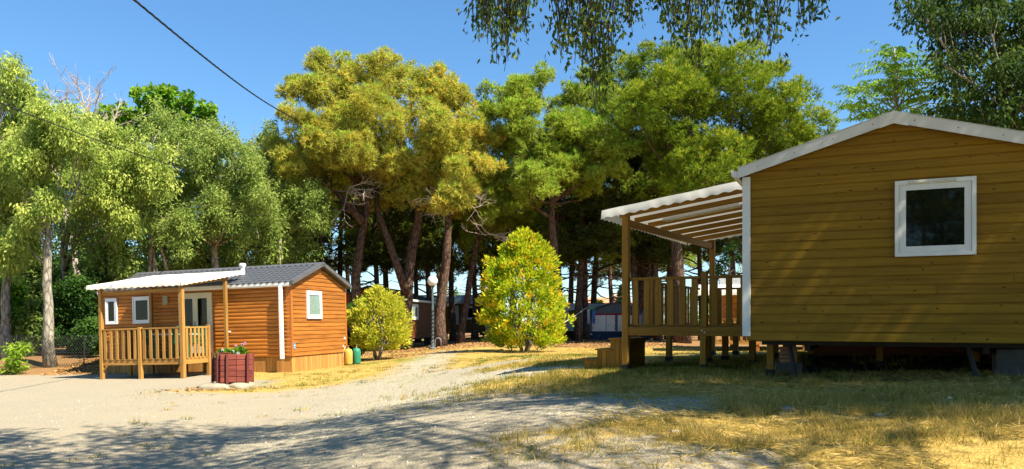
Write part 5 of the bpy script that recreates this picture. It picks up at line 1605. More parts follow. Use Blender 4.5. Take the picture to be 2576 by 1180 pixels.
px_broad('sage-green tree with slender pale trunks behind the cabin awning', 35.0, [(400, 880), (398, 760), (385, 640), (370, 540), (400, 420)], 0.17,
         [(400, 320, 60), (450, 350, 62), (360, 370, 55), (480, 410, 60), (420, 430, 70), (370, 480, 60), (450, 500, 65), (500, 470, 50), (400, 560, 60), (470, 580, 55)], SAGE, 'leaf_sage', 'pale_bark', 64,
         extra_px=[([(372, 880), (374, 700), (380, 600), (395, 500)], 0.12, 0.06), ([(432, 880), (425, 700), (400, 610), (378, 560)], 0.11, 0.05)])
px_broad('sage-green tree with pale forked trunk behind the cabin flue', 36.0, [(540, 880), (542, 700), (540, 600), (530, 500), (540, 400)], 0.22,
         [(540, 340, 58), (590, 370, 60), (500, 390, 58), (630, 420, 55), (560, 440, 70), (610, 490, 62), (520, 500, 62), (650, 500, 48), (570, 550, 58), (480, 545, 48), (640, 570, 50)], SAGE, 'leaf_sage', 'pale_bark', 65,
         extra_px=[([(541, 600), (570, 520), (605, 440), (640, 400)], 0.14, 0.05), ([(540, 620), (515, 540), (505, 460)], 0.1, 0.05)])
px_broad('dull green tree between the sage wood and the first pine', 38.0, [(668, 880), (672, 700), (680, 580), (690, 460)], 0.16,
         [(660, 350, 42), (690, 390, 48), (640, 430, 46), (710, 440, 52), (670, 490, 56), (730, 510, 52), (690, 560, 56), (760, 560, 50), (780, 500, 46), (800, 560, 42)], SAGE, 'leaf_sage', 'pale_bark', 66,
         extra_px=[([(700, 880), (702, 720), (706, 600)], 0.09, 0.05), ([(640, 880), (632, 740), (620, 640)], 0.09, 0.05)])
px_broad('bright green broad-leaved treetop above the sage trees', 43.0, [(420, 860), (424, 640), (430, 420), (430, 300)], 0.2,
         [(360, 245, 22), (395, 228, 20), (430, 240, 24), (405, 275, 34), (450, 270, 28), (470, 245, 18), (500, 300, 26), (525, 270, 20), (300, 300, 40), (345, 310, 40), (480, 330, 40), (270, 320, 34), (420, 330, 50), (535, 290, 16)],
         broad(n_sub=14, sub_r=0.34, n_leaf=26, ln=0.26, wd=0.24, droop=0.3, tint_mid=0.6), 'leaf_bright', 'grey_bark', 67, jit=0.8)
LOWC = broad(n_sub=22, sub_r=0.40, n_leaf=52, ln=0.17, wd=0.075, droop=0.7, tint_mid=0.5, flat=1.1, shell=(0.1, 1.2), loose=0.12)
for k_, (px_, Y_, lf_, rows_, lab_) in enumerate((
        (60, 33.5, 'leaf_sage', [(20, 650, 60), (85, 640, 60), (50, 720, 62), (110, 710, 50), (10, 760, 55), (80, 790, 55), (130, 770, 40)], 'mid-green undergrowth tree between the left edge and the straight trunk'),
        (250, 33.8, 'leaf_sage', [(215, 600, 55), (265, 620, 55), (235, 690, 58), (290, 680, 52), (210, 760, 50), (270, 750, 52), (200, 830, 45), (250, 820, 45)], 'mid-green undergrowth tree left of the cabin awning'),
        (450, 37.5, 'leaf_sage', [(400, 610, 50), (460, 600, 52), (510, 620, 50), (430, 670, 52), (490, 680, 50), (360, 660, 45)], 'mid-green undergrowth tree above the cabin door'),
        (620, 38.5, 'leaf_sage', [(570, 600, 50), (625, 610, 52), (680, 620, 50), (600, 665, 50), (660, 670, 48), (720, 650, 48), (760, 620, 44)], 'mid-green undergrowth tree above the cabin ridge'))):
    px_broad(lab_, Y_, [(px_, 880), (px_ + 3, 780), (px_, 640)], 0.09, rows_, LOWC, lf_, 'pale_bark', 170 + k_, twigs=1, group='undergrowth of the wood')
# second row closing the wood
DARKB = broad(n_sub=15, sub_r=0.55, n_leaf=46, ln=0.19, wd=0.10, droop=0.4, tint_mid=0.4)
WD = 'dim trees filling the wood behind the first row'
back = [(40, 44, 330), (150, 45, 345), (260, 46, 350), (365, 47, 440), (470, 46, 450), (570, 47, 440), (660, 48, 450), (750, 50, 470)]
lab_back = ['dim green tree deep in the wood, leftmost', 'dim green tree deep in the wood behind the straight grey trunk', 'dim green tree deep in the wood behind the forked trunk', 'dim green tree deep in the wood above the cabin windows',
            'dim green tree deep in the wood above the cabin door', 'dim green tree deep in the wood just left of the flue', 'dim green tree deep in the wood right of the flue', 'dim green tree deep in the wood beside the pines']
for k, (px, Y, top) in enumerate(back):
    rg = np.random.default_rng(80 + k)
    if k in (0, 1, 2):
        lst = [(px + rg.uniform(-85, 85), rg.uniform(top + 30, 760), rg.uniform(50, 72)) for q in range(17)]
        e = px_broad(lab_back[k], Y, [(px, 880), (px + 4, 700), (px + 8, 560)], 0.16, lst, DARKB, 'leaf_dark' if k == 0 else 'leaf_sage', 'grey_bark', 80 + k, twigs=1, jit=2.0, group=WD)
        first[('b', k)] = e
    else:
        x = (px - CX) / F_PX * Y
        copy_tree(first[('b', k % 3)], 'leafy_tree', (x, Y), rg.uniform(0, 6.28), (1, 1, rg.uniform(0.86, 0.98)), lab_back[k], WD)
# understory shrubs, dark and leafy
def shrub(label, px, Y, wpx, top, leafm, seed, crown=None, base_row=None, name='shrub', group=None, n=9):
    rg = np.random.default_rng(seed)
    x = (px - CX) / F_PX * Y; zb = gz(x, Y)
    zt = CZ + (HZ - top) / F_PX * Y; hw_ = wpx / 2 / F_PX * Y
    hgt = zt - zb
    cl = []
    for k in range(n):
        u = rg.uniform(0.12, 0.9); a = rg.uniform(0, 6.28); rr = hw_ * math.sqrt(1 - (2 * u - 0.9) ** 2 * 0.7) * rg.uniform(0.2, 0.75)
        cl.append((x + rr * math.cos(a), Y + rr * 0.8 * math.sin(a), zb + hgt * u * 0.9, min(hw_, hgt) * rg.uniform(0.3, 0.42)))
    return make_tree(name, label, (x, Y), [(x, Y, zb - 0.05), (x + 0.05, Y, zb + hgt * 0.35), (x, Y, zb + hgt * 0.7)], max(0.03, hgt * 0.018), cl, crown or broad(n_sub=14, sub_r=0.3, n_leaf=40, ln=0.14, wd=0.09, droop=0.3, tint_mid=0.4),
                     MATS['grey_bark'], MATS[leafm], rg, twigs=1, group=group, category='shrub', limb_r=0.6)
SHG = 'shrubs at the edge of the wood'
shrub('dark shrub at the far left behind the wire fence', 30, 33.0, 200, 690, 'leaf_dark', 101, group=SHG)
shrub('dark shrub between the two grey trunks', 100, 34.0, 180, 660, 'leaf_dark', 102, group=SHG)
shrub('tall dark shrub left of the orange cabin', 215, 32.0, 150, 640, 'leaf_dark', 103, group=SHG)
shrub('glossy green climber-covered shrub above the cabin awning', 300, 34.0, 130, 540, 'leaf_bright', 104, group=SHG, crown=broad(n_sub=14, sub_r=0.3, n_leaf=40, ln=0.16, wd=0.14, droop=0.5, tint_mid=0.25))
shrub('dark shrub above the middle of the cabin awning', 380, 36.0, 160, 630, 'leaf_dark', 105, group=SHG)
shrub('dark shrub behind the cabin roof left of the flue', 480, 37.0, 170, 610, 'leaf_dark', 106, group=SHG)
shrub('dark shrub behind the cabin roof right of the flue', 610, 38.0, 170, 590, 'leaf_dark', 107, group=SHG)
shrub('dark shrub behind the cabin ridge beside the pines', 725, 40.0, 170, 560, 'leaf_dark', 108, group=SHG)
shrub('dark shrub low beside the left end of the orange cabin', 222, 29.5, 75, 800, 'leaf_dark', 109, group=SHG)
shrub('light green sapling in front of the wire fence', 45, 26.6, 70, 850, 'leaf_bright', 110, name='sapling', crown=broad(n_sub=9, sub_r=0.16, n_leaf=14, ln=0.16, wd=0.06, droop=0.4, tint_mid=0.8), n=6)
shrub('dark green shrub at the back corner of the orange cabin', 885, 30.5, 50, 740, 'leaf_dark', 111)
shrub('leafy dark tree behind the right-hand terrace', 1835, 46.0, 170, 575, 'leaf_dark', 112, name='leafy_tree', n=14)
shrub('bright green bush left of the tent', 1502, 62.0, 40, 735, 'leaf_bright', 113)
shrub('pale green bush between the pine trunks beyond the drab cabin', 1115, 75.0, 130, 700, 'leaf_bright', 114)
shrub('green hedge bush beyond the tent roof', 1570, 85.0, 90, 752, 'leaf_bright', 115)
shrub('green bush beyond the large yellow bush', 1240, 72.0, 120, 720, 'leaf_sage', 116)
shrub('far green bush right of the tent', 1680, 75.0, 150, 730, 'leaf_sage', 117)
shrub('far green bush behind the first grove pines', 830, 78.0, 160, 745, 'leaf_sage', 118)
shrub('far green bush behind the dark brown cabin', 985, 80.0, 170, 748, 'leaf_sage', 119)
shrub('distant green mass behind the pines at the right', 1960, 70.0, 260, 640, 'leaf_sage', 121, n=14)
shrub('distant green bush left of the distant green mass', 1770, 80.0, 190, 720, 'leaf_sage', 122, n=12)
for k_, (px_, Y_, w_, top_, lab_) in enumerate((
        (10, 30.2, 170, 700, 'low green shrub directly behind the fence at the left edge'), (85, 30.6, 150, 735, 'low sage-green shrub directly behind the fence left of the straight trunk'), (185, 31.0, 150, 680, 'low dark shrub right of the straight trunk'),
        (60, 40.0, 240, 610, 'broad dim shrub deep in the wood at the left'), (190, 41.0, 240, 600, 'broad dim shrub deep in the wood behind the forked trunk'), (320, 42.0, 240, 610, 'broad dim shrub deep in the wood above the cabin windows'),
        (440, 43.0, 240, 600, 'broad dim shrub deep in the wood above the cabin door'), (560, 43.0, 240, 590, 'broad dim shrub deep in the wood behind the flue'), (690, 44.0, 220, 570, 'broad dim shrub deep in the wood at the start of the pines'))):
    shrub(lab_, px_, Y_, w_, top_, ['leaf_bright', 'leaf_sage', 'leaf_dark'][k_ % 3] if k_ < 3 else 'leaf_dark', 140 + k_, group=SHG, n=16 if k_ < 3 else 14, crown=broad(n_sub=14, sub_r=0.3 if k_ < 3 else 0.5, n_leaf=40, ln=0.14 if k_ < 3 else 0.2, wd=0.09 if k_ < 3 else 0.13, droop=0.3, tint_mid=0.4))
# trees across the lane, behind the photographer (they show in the window glass)
for k_, (x_, y_, s_, lab_) in enumerate(((-17, -14, 1.0, 'tree behind the camera, farthest left'), (-10, -16, 1.1, 'tree behind the camera, second from left'), (-4, -15, 1.0, 'tree behind the camera, mirrored in the cabin window'), (2.5, -17, 1.1, 'tree behind the camera, fourth from left'), (-7, -20, 1.25, 'tree behind the camera, second row'))):
    copy_tree(first[('b', k_ % 3)], 'leafy_tree', (x_, y_), k_ * 1.3, (s_, s_, s_ * 0.85), lab_, 'trees across the lane behind the camera')
# blue-green fir
def fir(label, px, Y, top, seed):
    rg = np.random.default_rng(seed); x = (px - CX) / F_PX * Y; zb = gz(x, Y); zt = CZ + (HZ - top) / F_PX * Y; hh = zt - zb
    P = []; O = []
    for k in range(26):
        f = k / 26; r_ = hh * 0.3 * (1 - f) + 0.1
        for q in range(14):
            a = rg.uniform(0, 6.28); s_ = rg.uniform(0.15, 1, 24)
            P.append(np.stack([x + np.cos(a) * r_ * s_, Y + np.sin(a) * r_ * s_, zb + hh * f - r_ * s_ * 0.25 + 0.2], 1)); O.append(np.tile([math.cos(a), math.sin(a), 0.1], (24, 1)))
    P = np.concatenate(P); O = np.concatenate(O)
    e = empty('fir_tree', (x, Y, zb), label=label, category='tree')
    obj('trunk', MB().tube([(0, 0, -0.1), (0, 0, hh * 0.95)], [0.16, 0.02], 7), MATS['grey_bark'], e)
    obj('crown', fast_mesh('crown', needle_tris(P - np.array([x, Y, zb]), O, 0.28, 0.08, rg, 4, 0.6), 3, rg.uniform(0, 1, len(P) * 4), MATS['fir_blue']), None, e)
fir('blue-green fir above the tent roof', 1568, 66.0, 722, 5)
# bare dead crown
rg = np.random.default_rng(77)
e_b = at(205, 880, 39.0); zb = gz(e_b[0], 39.0)
DT = empty('dead_tree', (e_b[0], 39.0, zb), label='bare grey-brown dead treetop reaching above the pale trees', category='tree')
mb = MB()
def grow(p, d, L, r, depth):
    n = 4; pts = [np.array(p)]
    for k in range(n):
        d = norm(d + rg.normal(size=3) * 0.16 + np.array([0, 0, 0.04])); pts.append(pts[-1] + d * L / n)
    mb.tube(pts, [r * (1 - 0.45 * i / n) for i in range(n + 1)], 5, cap=False)
    if depth > 0:
        for k in range(3 if depth > 1 else 4):
            i = rg.integers(2, n + 1)
            grow(pts[i], norm(d + rg.normal(size=3) * 0.55), L * rg.uniform(0.55, 0.8), max(0.008, r * 0.55), depth - 1)
h_ = at(205, 245, 39.0)[2] - zb
grow(np.array([0, 0, -0.1]), np.array([0, 0, 1.0]), h_ * 0.8, 0.17, 0)
for k in range(5):
    grow(np.array([0, 0, h_ * 0.76]), norm(np.array([rg.uniform(-0.5, 0.6), rg.uniform(-0.4, 0.4), 1.0])), 2.2, 0.08, 3)
obj('branches', mb, MATS['dead_wood'], DT)

rg = np.random.default_rng(303)
for (px_, py_, Y_, L_, lab_) in ((1135, 505, 38.3, 1.3, 'pale dead twiggy bough hanging under the golden pine'), (1240, 590, 41.0, 1.0, 'pale dead branch jutting right of the globe lamp'), (880, 470, 38.6, 1.1, 'pale dead twiggy bough beside the crooked pine limb')):
    b0 = at(px_, py_, Y_); mb = MB()
    for k in range(7):
        grow(np.zeros(3), norm(np.array([rg.uniform(-1, 1.2), rg.uniform(-0.6, 0.3), rg.uniform(-0.9, 0.25)])), L_ * rg.uniform(0.6, 1.1), 0.028, 2)
    obj('dead_bough', mb, MATS['dead_wood'], None, tuple(b0), label=lab_, category='branch')
# --- yellow bushes
def bush(label, px, Y, rows, leafm, seed, base_row, ln, n_sub, n_leaf, stems, sub_r=0.2, young0=0.19):
    """rows: (row, half width px) outline from the top down"""
    rg = np.random.default_rng(seed)
    x = (px - CX) / F_PX * Y; zb = gz(x, Y)
    k_ = Y / F_PX
    P = []; O = []; T = []
    rows = np.array(rows, float)
    cnt = 0
    for q in range(n_sub):
        row = rows[0, 0] + (rows[-1, 0] - rows[0, 0]) * rg.uniform(0, 1) ** 0.85
        hw_ = np.interp(row, rows[:, 0], rows[:, 1]) * k_
        a = rg.uniform(0, 2 * math.pi); s_ = rg.uniform(0.25, 1.06) ** 0.5
        if math.sin(a * 2.3 + row * 0.043) * math.sin(a * 1.1 - row * 0.06 + 1) > 0.5 and rg.uniform(0, 1) < 0.75:
            continue
        lump = 0.93 + 0.24 * math.sin(a * 3 + row * 0.05) * math.sin(row * 0.07 + a)
        c = np.array([hw_ * s_ * lump * math.cos(a), hw_ * 0.9 * s_ * lump * math.sin(a), (HZ - row) * k_ + CZ - zb])
        u = norm(np.array([math.cos(a) * s_, math.sin(a) * s_, 0.55]))
        sr = sub_r * rg.uniform(0.6, 1.3); young = rg.uniform(0, 1) * 0.6 + 0.4 * s_
        nl = n_leaf
        d_ = norm(rg.normal(size=(nl, 3)) + u * 0.9)
        t_ = rg.uniform(0.1, 1.0, nl)
        P.append(c + d_ * (sr * t_)[:, None]); O.append(norm(d_ * 0.8 + u + np.array([0, 0, 0.35])))
        T.append(np.clip(young0 + 0.52 * young * (0.35 + 0.65 * np.clip((d_ @ u) * 0.6 + 0.5, 0, 1)) + rg.uniform(-0.16, 0.20, nl) + (0.16 if young > 0.88 else 0), 0, 1))
    P = np.concatenate(P); O = np.concatenate(O); T = np.concatenate(T)
    e = empty('garden_bush', (x, Y, zb), label=label, category='bush')
    mb = MB()
    for q in range(stems):
        a = rg.uniform(0, 6.28)
        top = np.array([math.cos(a) * 0.5, math.sin(a) * 0.5, (HZ - rows[2, 0]) * k_ * rg.uniform(0.5, 0.95) + CZ - zb])
        mb.tube(limb_path((math.cos(a) * 0.08, math.sin(a) * 0.08, -0.05), top, rg, 7, 0.05), [0.055, 0.05, 0.045, 0.04, 0.034, 0.028, 0.02, 0.012], 7)
        for j in range(5):
            f = rg.uniform(0.15, 0.8); s0 = np.array([math.cos(a) * 0.1, math.sin(a) * 0.1, 0]) + top * f
            a2 = rg.uniform(0, 6.28); row = HZ - (s0[2] + zb - CZ) / k_ - 8
            hw_ = np.interp(row, rows[:, 0], rows[:, 1]) * k_ * 0.8
            mb.tube(limb_path(s0, (math.cos(a2) * hw_, math.sin(a2) * hw_, s0[2] + 0.4), rg, 4, 0.08), [0.025, 0.02, 0.016, 0.012, 0.008], 5, cap=False)
    obj('trunk', mb, MATS['grey_bark'], e, smooth=True)
    obj('crown', fast_mesh('crown', leaf_quads(P, O + rg.normal(size=P.shape) * 0.35, ln, ln * 0.42, rg, 0.06), 4, T, MATS[leafm]), None, e)
bush('large cone-shaped yellow bush with orange shoots in the middle of the lawn', 1320, 29.5, [(588, 8), (612, 42), (660, 80), (720, 100), (770, 118), (810, 118), (845, 108), (872, 72)], 'bush_yellow', 201, 880, 0.15, 900, 26, 7, sub_r=0.23, young0=0.22)
bush('small round yellow bush beside the gas bottles', 955, 29.5, [(730, 10), (747, 44), (775, 70), (810, 84), (840, 82), (862, 66), (880, 38)], 'bush_pale', 202, 892, 0.13, 480, 24, 5, sub_r=0.2, young0=0.30)

# --- trees overhead: their shade falls over the foreground
NEAR = broad(n_sub=20, sub_r=0.42, n_leaf=46, ln=0.15, wd=0.072, droop=0.8, tint_mid=0.45, flat=0.7, shell=(0.1, 1.15), loose=0.1)
def near_tree(label, base, trunk_pts, r, clumps, crown, seed, extra=None, limb_r=0.3):
    rg = np.random.default_rng(seed)
    return make_tree('leafy_tree', label, base, trunk_pts, r, clumps, crown, MATS['grey_bark'], MATS['leaf_near'], rg, twigs=3, fork=0.55, limb_r=limb_r * 0.42, extra=extra)
rg = np.random.default_rng(7)
def cloud(c, rad, n, r0, r1):
    out = []
    for k in range(n):
        u = norm(rg.normal(size=3)) * rg.uniform(0.2, 1) ** 0.5
        out.append((c[0] + u[0] * rad[0], c[1] + u[1] * rad[1], c[2] + u[2] * rad[2], rg.uniform(r0, r1)))
    return out
near_tree('spreading broad-leaved tree behind the camera whose shade covers the road', (-2.0, -3.5), [(-2.0, -3.5, 0), (-2.0, -3.4, 2.5), (-1.9, -2.8, 5), (-1.8, -1.6, 6.6)], 0.26,
          cloud((-1.9, 4.9, 8.4), (6.0, 3.6, 1.3), 44, 0.75, 1.2) + cloud((-2.0, -4.5, 8.6), (8.0, 4.0, 1.8), 34, 1.1, 1.7), NEAR, 301)  # second cloud is unseen foliage added to block sky light
near_tree('broad-leaved tree standing right of the picture, shading the olive cabin', (10.6, 4.6), [(10.6, 4.6, 0.6), (10.4, 4.7, 3), (9.8, 5.2, 6), (8.8, 5.8, 8.5)], 0.34,
          cloud((8.7, 6.1, 8.7), (3.3, 2.7, 1.6), 34, 1.0, 1.4) + cloud((13.0, 3.0, 9.0), (3.0, 4.0, 2.0), 20, 1.2, 1.7), broad(n_sub=20, sub_r=0.5, n_leaf=50, ln=0.16, wd=0.088, droop=0.8, tint_mid=0.45, flat=0.7, shell=(0.1, 1.0)), 302)  # outer cloud of leaves added out of view to cut sky light

# broad-leaved tree with hanging sprays that dip into the top of the picture
strands = []
def add(px0, px1, rows, n):
    cen = rg.uniform(0, 1, max(2, n // 7))
    for k in range(n):
        f = float(np.clip(cen[k % len(cen)] + rg.normal() * 9 / (px1 - px0), 0, 1)); px = px0 + (px1 - px0) * f
        strands.append((px, np.interp(f, np.linspace(0, 1, len(rows)), rows) * rg.uniform(0.45, 1.1)))
add(1180, 1260, [105, 60, 130, 190], 26); add(1260, 1440, [190, 70, 110, 160, 130], 54); add(1440, 1570, [150, 190, 280, 150, 100], 44)
add(1580, 1640, [60, 105, 95], 14); add(1650, 1820, [95, 60, 150, 170, 120, 90], 44); add(1820, 1960, [90, 60, 110, 170, 60], 34); add(1960, 2050, [75, 60, 85, 40], 16)
P = []; A_ax = []; sp = MB()
HB = np.array([5.6, -2.2, 0.55])
for px, row in strands:
    Y = rg.uniform(7.4, 9.2)
    tip = at(px, row, Y); top = tip + np.array([rg.uniform(-0.25, 0.25), rg.uniform(-0.6, 0.2), rg.uniform(0.8, 1.6) + 0.2])
    pts = [top, top * 0.66 + tip * 0.34 + np.array([rg.uniform(-.08, .08), rg.uniform(-.08, .08), 0.12]), top * 0.3 + tip * 0.7 + np.array([rg.uniform(-.06, .06), 0, 0.03]), tip]
    sp.tube([q - HB for q in pts], [0.009, 0.007, 0.005, 0.003], 4, cap=False)
    nl = 36
    f = np.repeat(rg.uniform(0.0, 1.0, 12), 3) ** 0.8; jc = np.repeat(rg.normal(size=(12, 3)) * 0.08, 3, 0)
    base = np.stack([np.interp(f, [0, 0.33, 0.7, 1], [q[k] for q in pts]) for k in range(3)], 1)
    P.append(base + jc + rg.normal(size=(nl, 3)) * 0.035); A_ax.append(rg.normal(size=(nl, 3)) * 0.55 + np.array([0, 0, -1.0]))
P = np.concatenate(P); A_ax = np.concatenate(A_ax)
tr = near_tree('broad-leaved tree whose hanging leafy sprays dip into the top of the sky', (HB[0], HB[1]), [HB, HB + [-0.1, 0.4, 3.2], HB + [-0.4, 1.0, 6.2], HB + [-1.0, 3.0, 7.8]], 0.2,
               cloud((5.2, 2.6, 8.6), (3.8, 2.8, 1.0), 17, 0.7, 1.1) + cloud((6.5, -4.0, 8.8), (4.0, 3.5, 1.6), 20, 1.0, 1.6) + cloud((1.4, 7.0, 7.9), (2.0, 1.2, 0.5), 6, 0.5, 0.8), broad(n_sub=18, sub_r=0.45, n_leaf=34, ln=0.12, wd=0.058, droop=0.9, tint_mid=0.45, flat=0.6, loose=0.15, shell=(0.1, 1.2)), 303, limb_r=0.12)  # cloud behind the camera added to dim the sky fill
zr = tr.location.z
sp.v = [(v[0] + HB[0] - tr.location.x, v[1] + HB[1] - tr.location.y, v[2] + HB[2] - zr) for v in sp.v]
obj('twigs', sp, MATS['twig_dark'], tr, kind='stuff')
q = leaf_quads(P - np.array(tr.location), A_ax, 0.070, 0.034, rg, 0.1)
obj('hanging_leaves', fast_mesh('hanging_leaves', q, 4, np.clip(rg.normal(0.5, 0.25, len(q)), 0, 1), MATS['leaf_near']), None, tr, kind='stuff')

# dark tree behind the olive cabin, with low sprays, and the feathery bright one before it
px_broad('dark broad-leaved tree with hanging foliage behind the olive cabin roof', 17.0, [(2700, 900), (2690, 600), (2640, 330), (2600, 150)], 0.25,
         [(2330, 40, 45), (2390, 20, 60), (2440, 60, 60), (2400, 110, 42), (2480, 20, 70), (2540, 60, 70), (2560, 140, 75), (2520, 210, 70), (2570, 270, 80), (2500, 290, 60), (2440, 300, 55), (2380, 320, 45), (2420, 180, 38), (2620, 200, 90), (2640, 60, 90), (2290, 15, 35), (2360, 150, 28), (2400, 260, 36), (2600, 330, 80)],
         broad(n_sub=20, sub_r=0.22, n_leaf=44, ln=0.115, wd=0.054, droop=1.1, tint_mid=0.3, flat=1.1, shell=(0.3, 1.2), loose=0.04), 'leaf_near', 'grey_bark', 311, name='leafy_tree', jit=0.9, limb_r=0.1)
# feathery leaves: each a stalk with paired leaflets
rg = np.random.default_rng(91)
AY = 17.5
ab = at(2275, 900, AY); az = gz(ab[0], AY)
AI = empty('feather_leaved_tree', (ab[0], AY, az), label='bright green feather-leaved sapling showing above the olive cabin roof', category='tree')
stem = [np.array([0, 0, -0.1]), at(2262, 420, AY) - [ab[0], AY, az], at(2258, 300, AY) - [ab[0], AY, az], at(2250, 120, AY) - [ab[0], AY, az]]
tm = MB(); tm.tube(stem, [0.06, 0.045, 0.035, 0.012], 7)
leafP = []; leafA = []; leafT = []
tips = [(2250, 118), (2225, 150), (2290, 150), (2210, 175), (2280, 180), (2195, 215), (2245, 200), (2300, 215), (2180, 235), (2230, 240), (2270, 240), (2150, 262), (2200, 268), (2240, 280), (2290, 255), (2170, 290), (2330, 240), (2360, 200), (2390, 165), (2410, 200), (2380, 230), (2420, 240), (2340, 270), (2310, 290), (2220, 300), (2130, 270), (2255, 165), (2265, 215), (2215, 225), (2440, 210), (2400, 150)]
for tpx, tpy in tips:
    for w_ in range(3):
        c = at(tpx + rg.uniform(-22, 22), tpy + rg.uniform(-14, 14), AY + rg.uniform(-0.8, 0.8)) - [ab[0], AY, az]
        if w_ == 0:
            f = np.clip((c[2] - 0.9) / stem[3][2], 0.4, 0.98)
            s0 = np.array([np.interp(f, [0, 0.5, 0.7, 1], [s[k] for s in stem]) for k in range(3)]); s0[2] = min(s0[2], c[2] - 0.1)
            tm.tube(limb_path(s0, c, rg, 4, 0.08), [0.018, 0.015, 0.012, 0.01, 0.006], 5, cap=False)
        for fr in range(3):
            a = rg.uniform(0, 6.28); d = np.array([math.cos(a), math.sin(a) * 0.7, rg.uniform(0.0, 0.5)])
            L = rg.uniform(0.5, 0.75); side = norm(np.cross(d, [0, 0, 1.0]))
            for k in range(8):
                f = (k + 1) / 8
                p = c + d * L * f + np.array([0, 0, -0.22 * L * f * f])
                for s_ in (-1, 1):
                    leafP.append(p); leafA.append(side * s_ * 0.75 + d * 0.4 + np.array([0, 0, -0.7])); leafT.append(rg.uniform(0.45, 1.0))
leafP = np.array(leafP); leafA = np.array(leafA)
obj('trunk', tm, MATS['pale_bark'], AI, smooth=True)
obj('crown', fast_mesh('crown', leaf_quads(leafP, leafA, 0.13, 0.042, rg, 0.05), 4, np.array(leafT), MATS['leaf_bright']), None, AI)

# ------------------------------------------------------------------ wire fence
FN = empty('wire_fence', (-20.0, 27.4, gz(-20, 27.4)), (0, 0, R(6)), label='sagging wire mesh fence on thin posts at the left edge of the wood', category='fence')
for k in range(5):
    obj('post', MB().tube([(k * 2.3, 0, -0.3), (k * 2.3, 0, 1.3)], [0.022, 0.022], 7), MATS['steel_dark'], FN)
wm = MB()
def strip(a, b_, w_=0.005):
    a = np.array(a); b_ = np.array(b_)
    wm.add([a + [0, -w_, 0], a + [0, w_, w_], a + [w_, 0, -w_], b_ + [0, -w_, 0], b_ + [0, w_, w_], b_ + [w_, 0, -w_]], [(0, 1, 4, 3), (1, 2, 5, 4), (2, 0, 3, 5)])
hF = 1.25; nF = int(9.2 / 0.09)
for k in range(nF):
    x = k * 0.09
    for s_ in (-1, 1):
        x1 = x + s_ * hF * 0.6
        if 0 <= x1 <= 9.2:
            strip((x, 0, 0.03), (x1, 0, hF))
for z in (0.05, 0.65, 1.25):
    strip((0, 0.004, z), (9.2, 0.004, z), 0.006)
obj('wire_mesh', wm, MATS['fence_wire'], FN, kind='stuff')

# ------------------------------------------------------------------ grass, straw, stones
rg = np.random.default_rng(1234)
def ground_z(x, y):
    g, l, gr, gv = zones(x, y)
    b_ = (fbm(x * 0.7, y * 0.7, 5) - 0.5) * 0.09 + (fbm(x * 3, y * 3, 9) - 0.5) * 0.035
    return H(x, y) + b_ * (0.35 + 0.65 * g) * (1 - S((y - 50) / 20)), g, l, gr, gv
def blades(name, n, region, hgt, wid, thr, label, tuft=8, spread=0.06, greenish=0.0, lean=0.45, extra=None, patch=(0.2, 0.40)):
    x0, x1, y0, y1 = region
    m_ = n // tuft
    x = rg.uniform(x0, x1, m_ * 4); y = rg.uniform(y0, y1, m_ * 4)
    inside = (np.abs(x / np.maximum(y, 0.5)) < 0.74)
    x, y = x[inside], y[inside]
    z, g, l, gr, gv = ground_z(x, y)
    prob = np.clip(g, 0, 1) * (patch[0] + (1 - patch[0]) * S((0.6 * fbm(x * 1.1, y * 1.1, 71) + 0.4 * fbm(x * 3.1, y * 3.1, 72) - patch[1]) * 7))
    if extra is not None:
        prob = np.maximum(prob, extra(x, y, g, gr))
    keep = rg.uniform(0, 1, len(x)) < prob * (1 - 0.85 * l) * (1 - 0.9 * under_cabin_shade(x, y))
    x, y, z, gr = x[keep][:m_], y[keep][:m_], z[keep][:m_], gr[keep][:m_]
    k = len(x)
    th = hgt * rg.uniform(0.4, 1.5, k) * (0.25 + 1.5 * fbm(x * 1.4, y * 1.4, 77) ** 1.5)
    tg = np.clip(rg.normal(0.66, 0.16, k) - 0.55 * gr - greenish * rg.uniform(0, 1, k), 0, 1)
    P = np.stack([x, y, z - 0.01], 1)
    P = np.repeat(P, tuft, 0) + np.concatenate([rg.normal(size=(k * tuft, 2)) * spread, np.zeros((k * tuft, 1))], 1)
    hh = np.repeat(th, tuft) * rg.uniform(0.5, 1.15, k * tuft)
    d = norm(np.concatenate([rg.normal(size=(k * tuft, 2)) * lean, np.ones((k * tuft, 1))], 1))
    a = rg.uniform(0, math.pi, k * tuft); side = np.stack([np.cos(a), np.sin(a), np.zeros_like(a)], 1)
    tip = P + d * hh[:, None]
    co = np.stack([P - side * wid * 0.5, P + side * wid * 0.5, tip], 1)
    tint = np.clip(np.repeat(tg, tuft) + rg.normal(0, 0.09, k * tuft), 0, 1)
    obj(name, fast_mesh(name, co, 3, tint, MATS['blade_dry']), None, None, kind='stuff', label=label, category='grass')
blades('dry_grass', 130000, (-1.5, 8.2, 4.2, 10.6), 0.11, 0.006, 0.3, 'dry straw-coloured grass with green tufts on the near right slope', tuft=12, spread=0.035, greenish=0.30, lean=0.7, patch=(0.06, 0.44))
blades('dry_grass', 62000, (-2.5, 10, 10.4, 17.0), 0.11, 0.010, 0.3, 'shaded grass round and under the olive cabin and its terrace', tuft=10, spread=0.05, greenish=0.5, lean=0.6, patch=(0.25, 0.42))
blades('dry_grass', 85000, (-10, 16, 15.5, 37), 0.05, 0.02, 0.3, 'sunlit dry lawn round the yellow bushes and the orange cabin gable', tuft=10, spread=0.12, greenish=0.18,
       extra=lambda x, y, g, gr: 0.35 * gr)
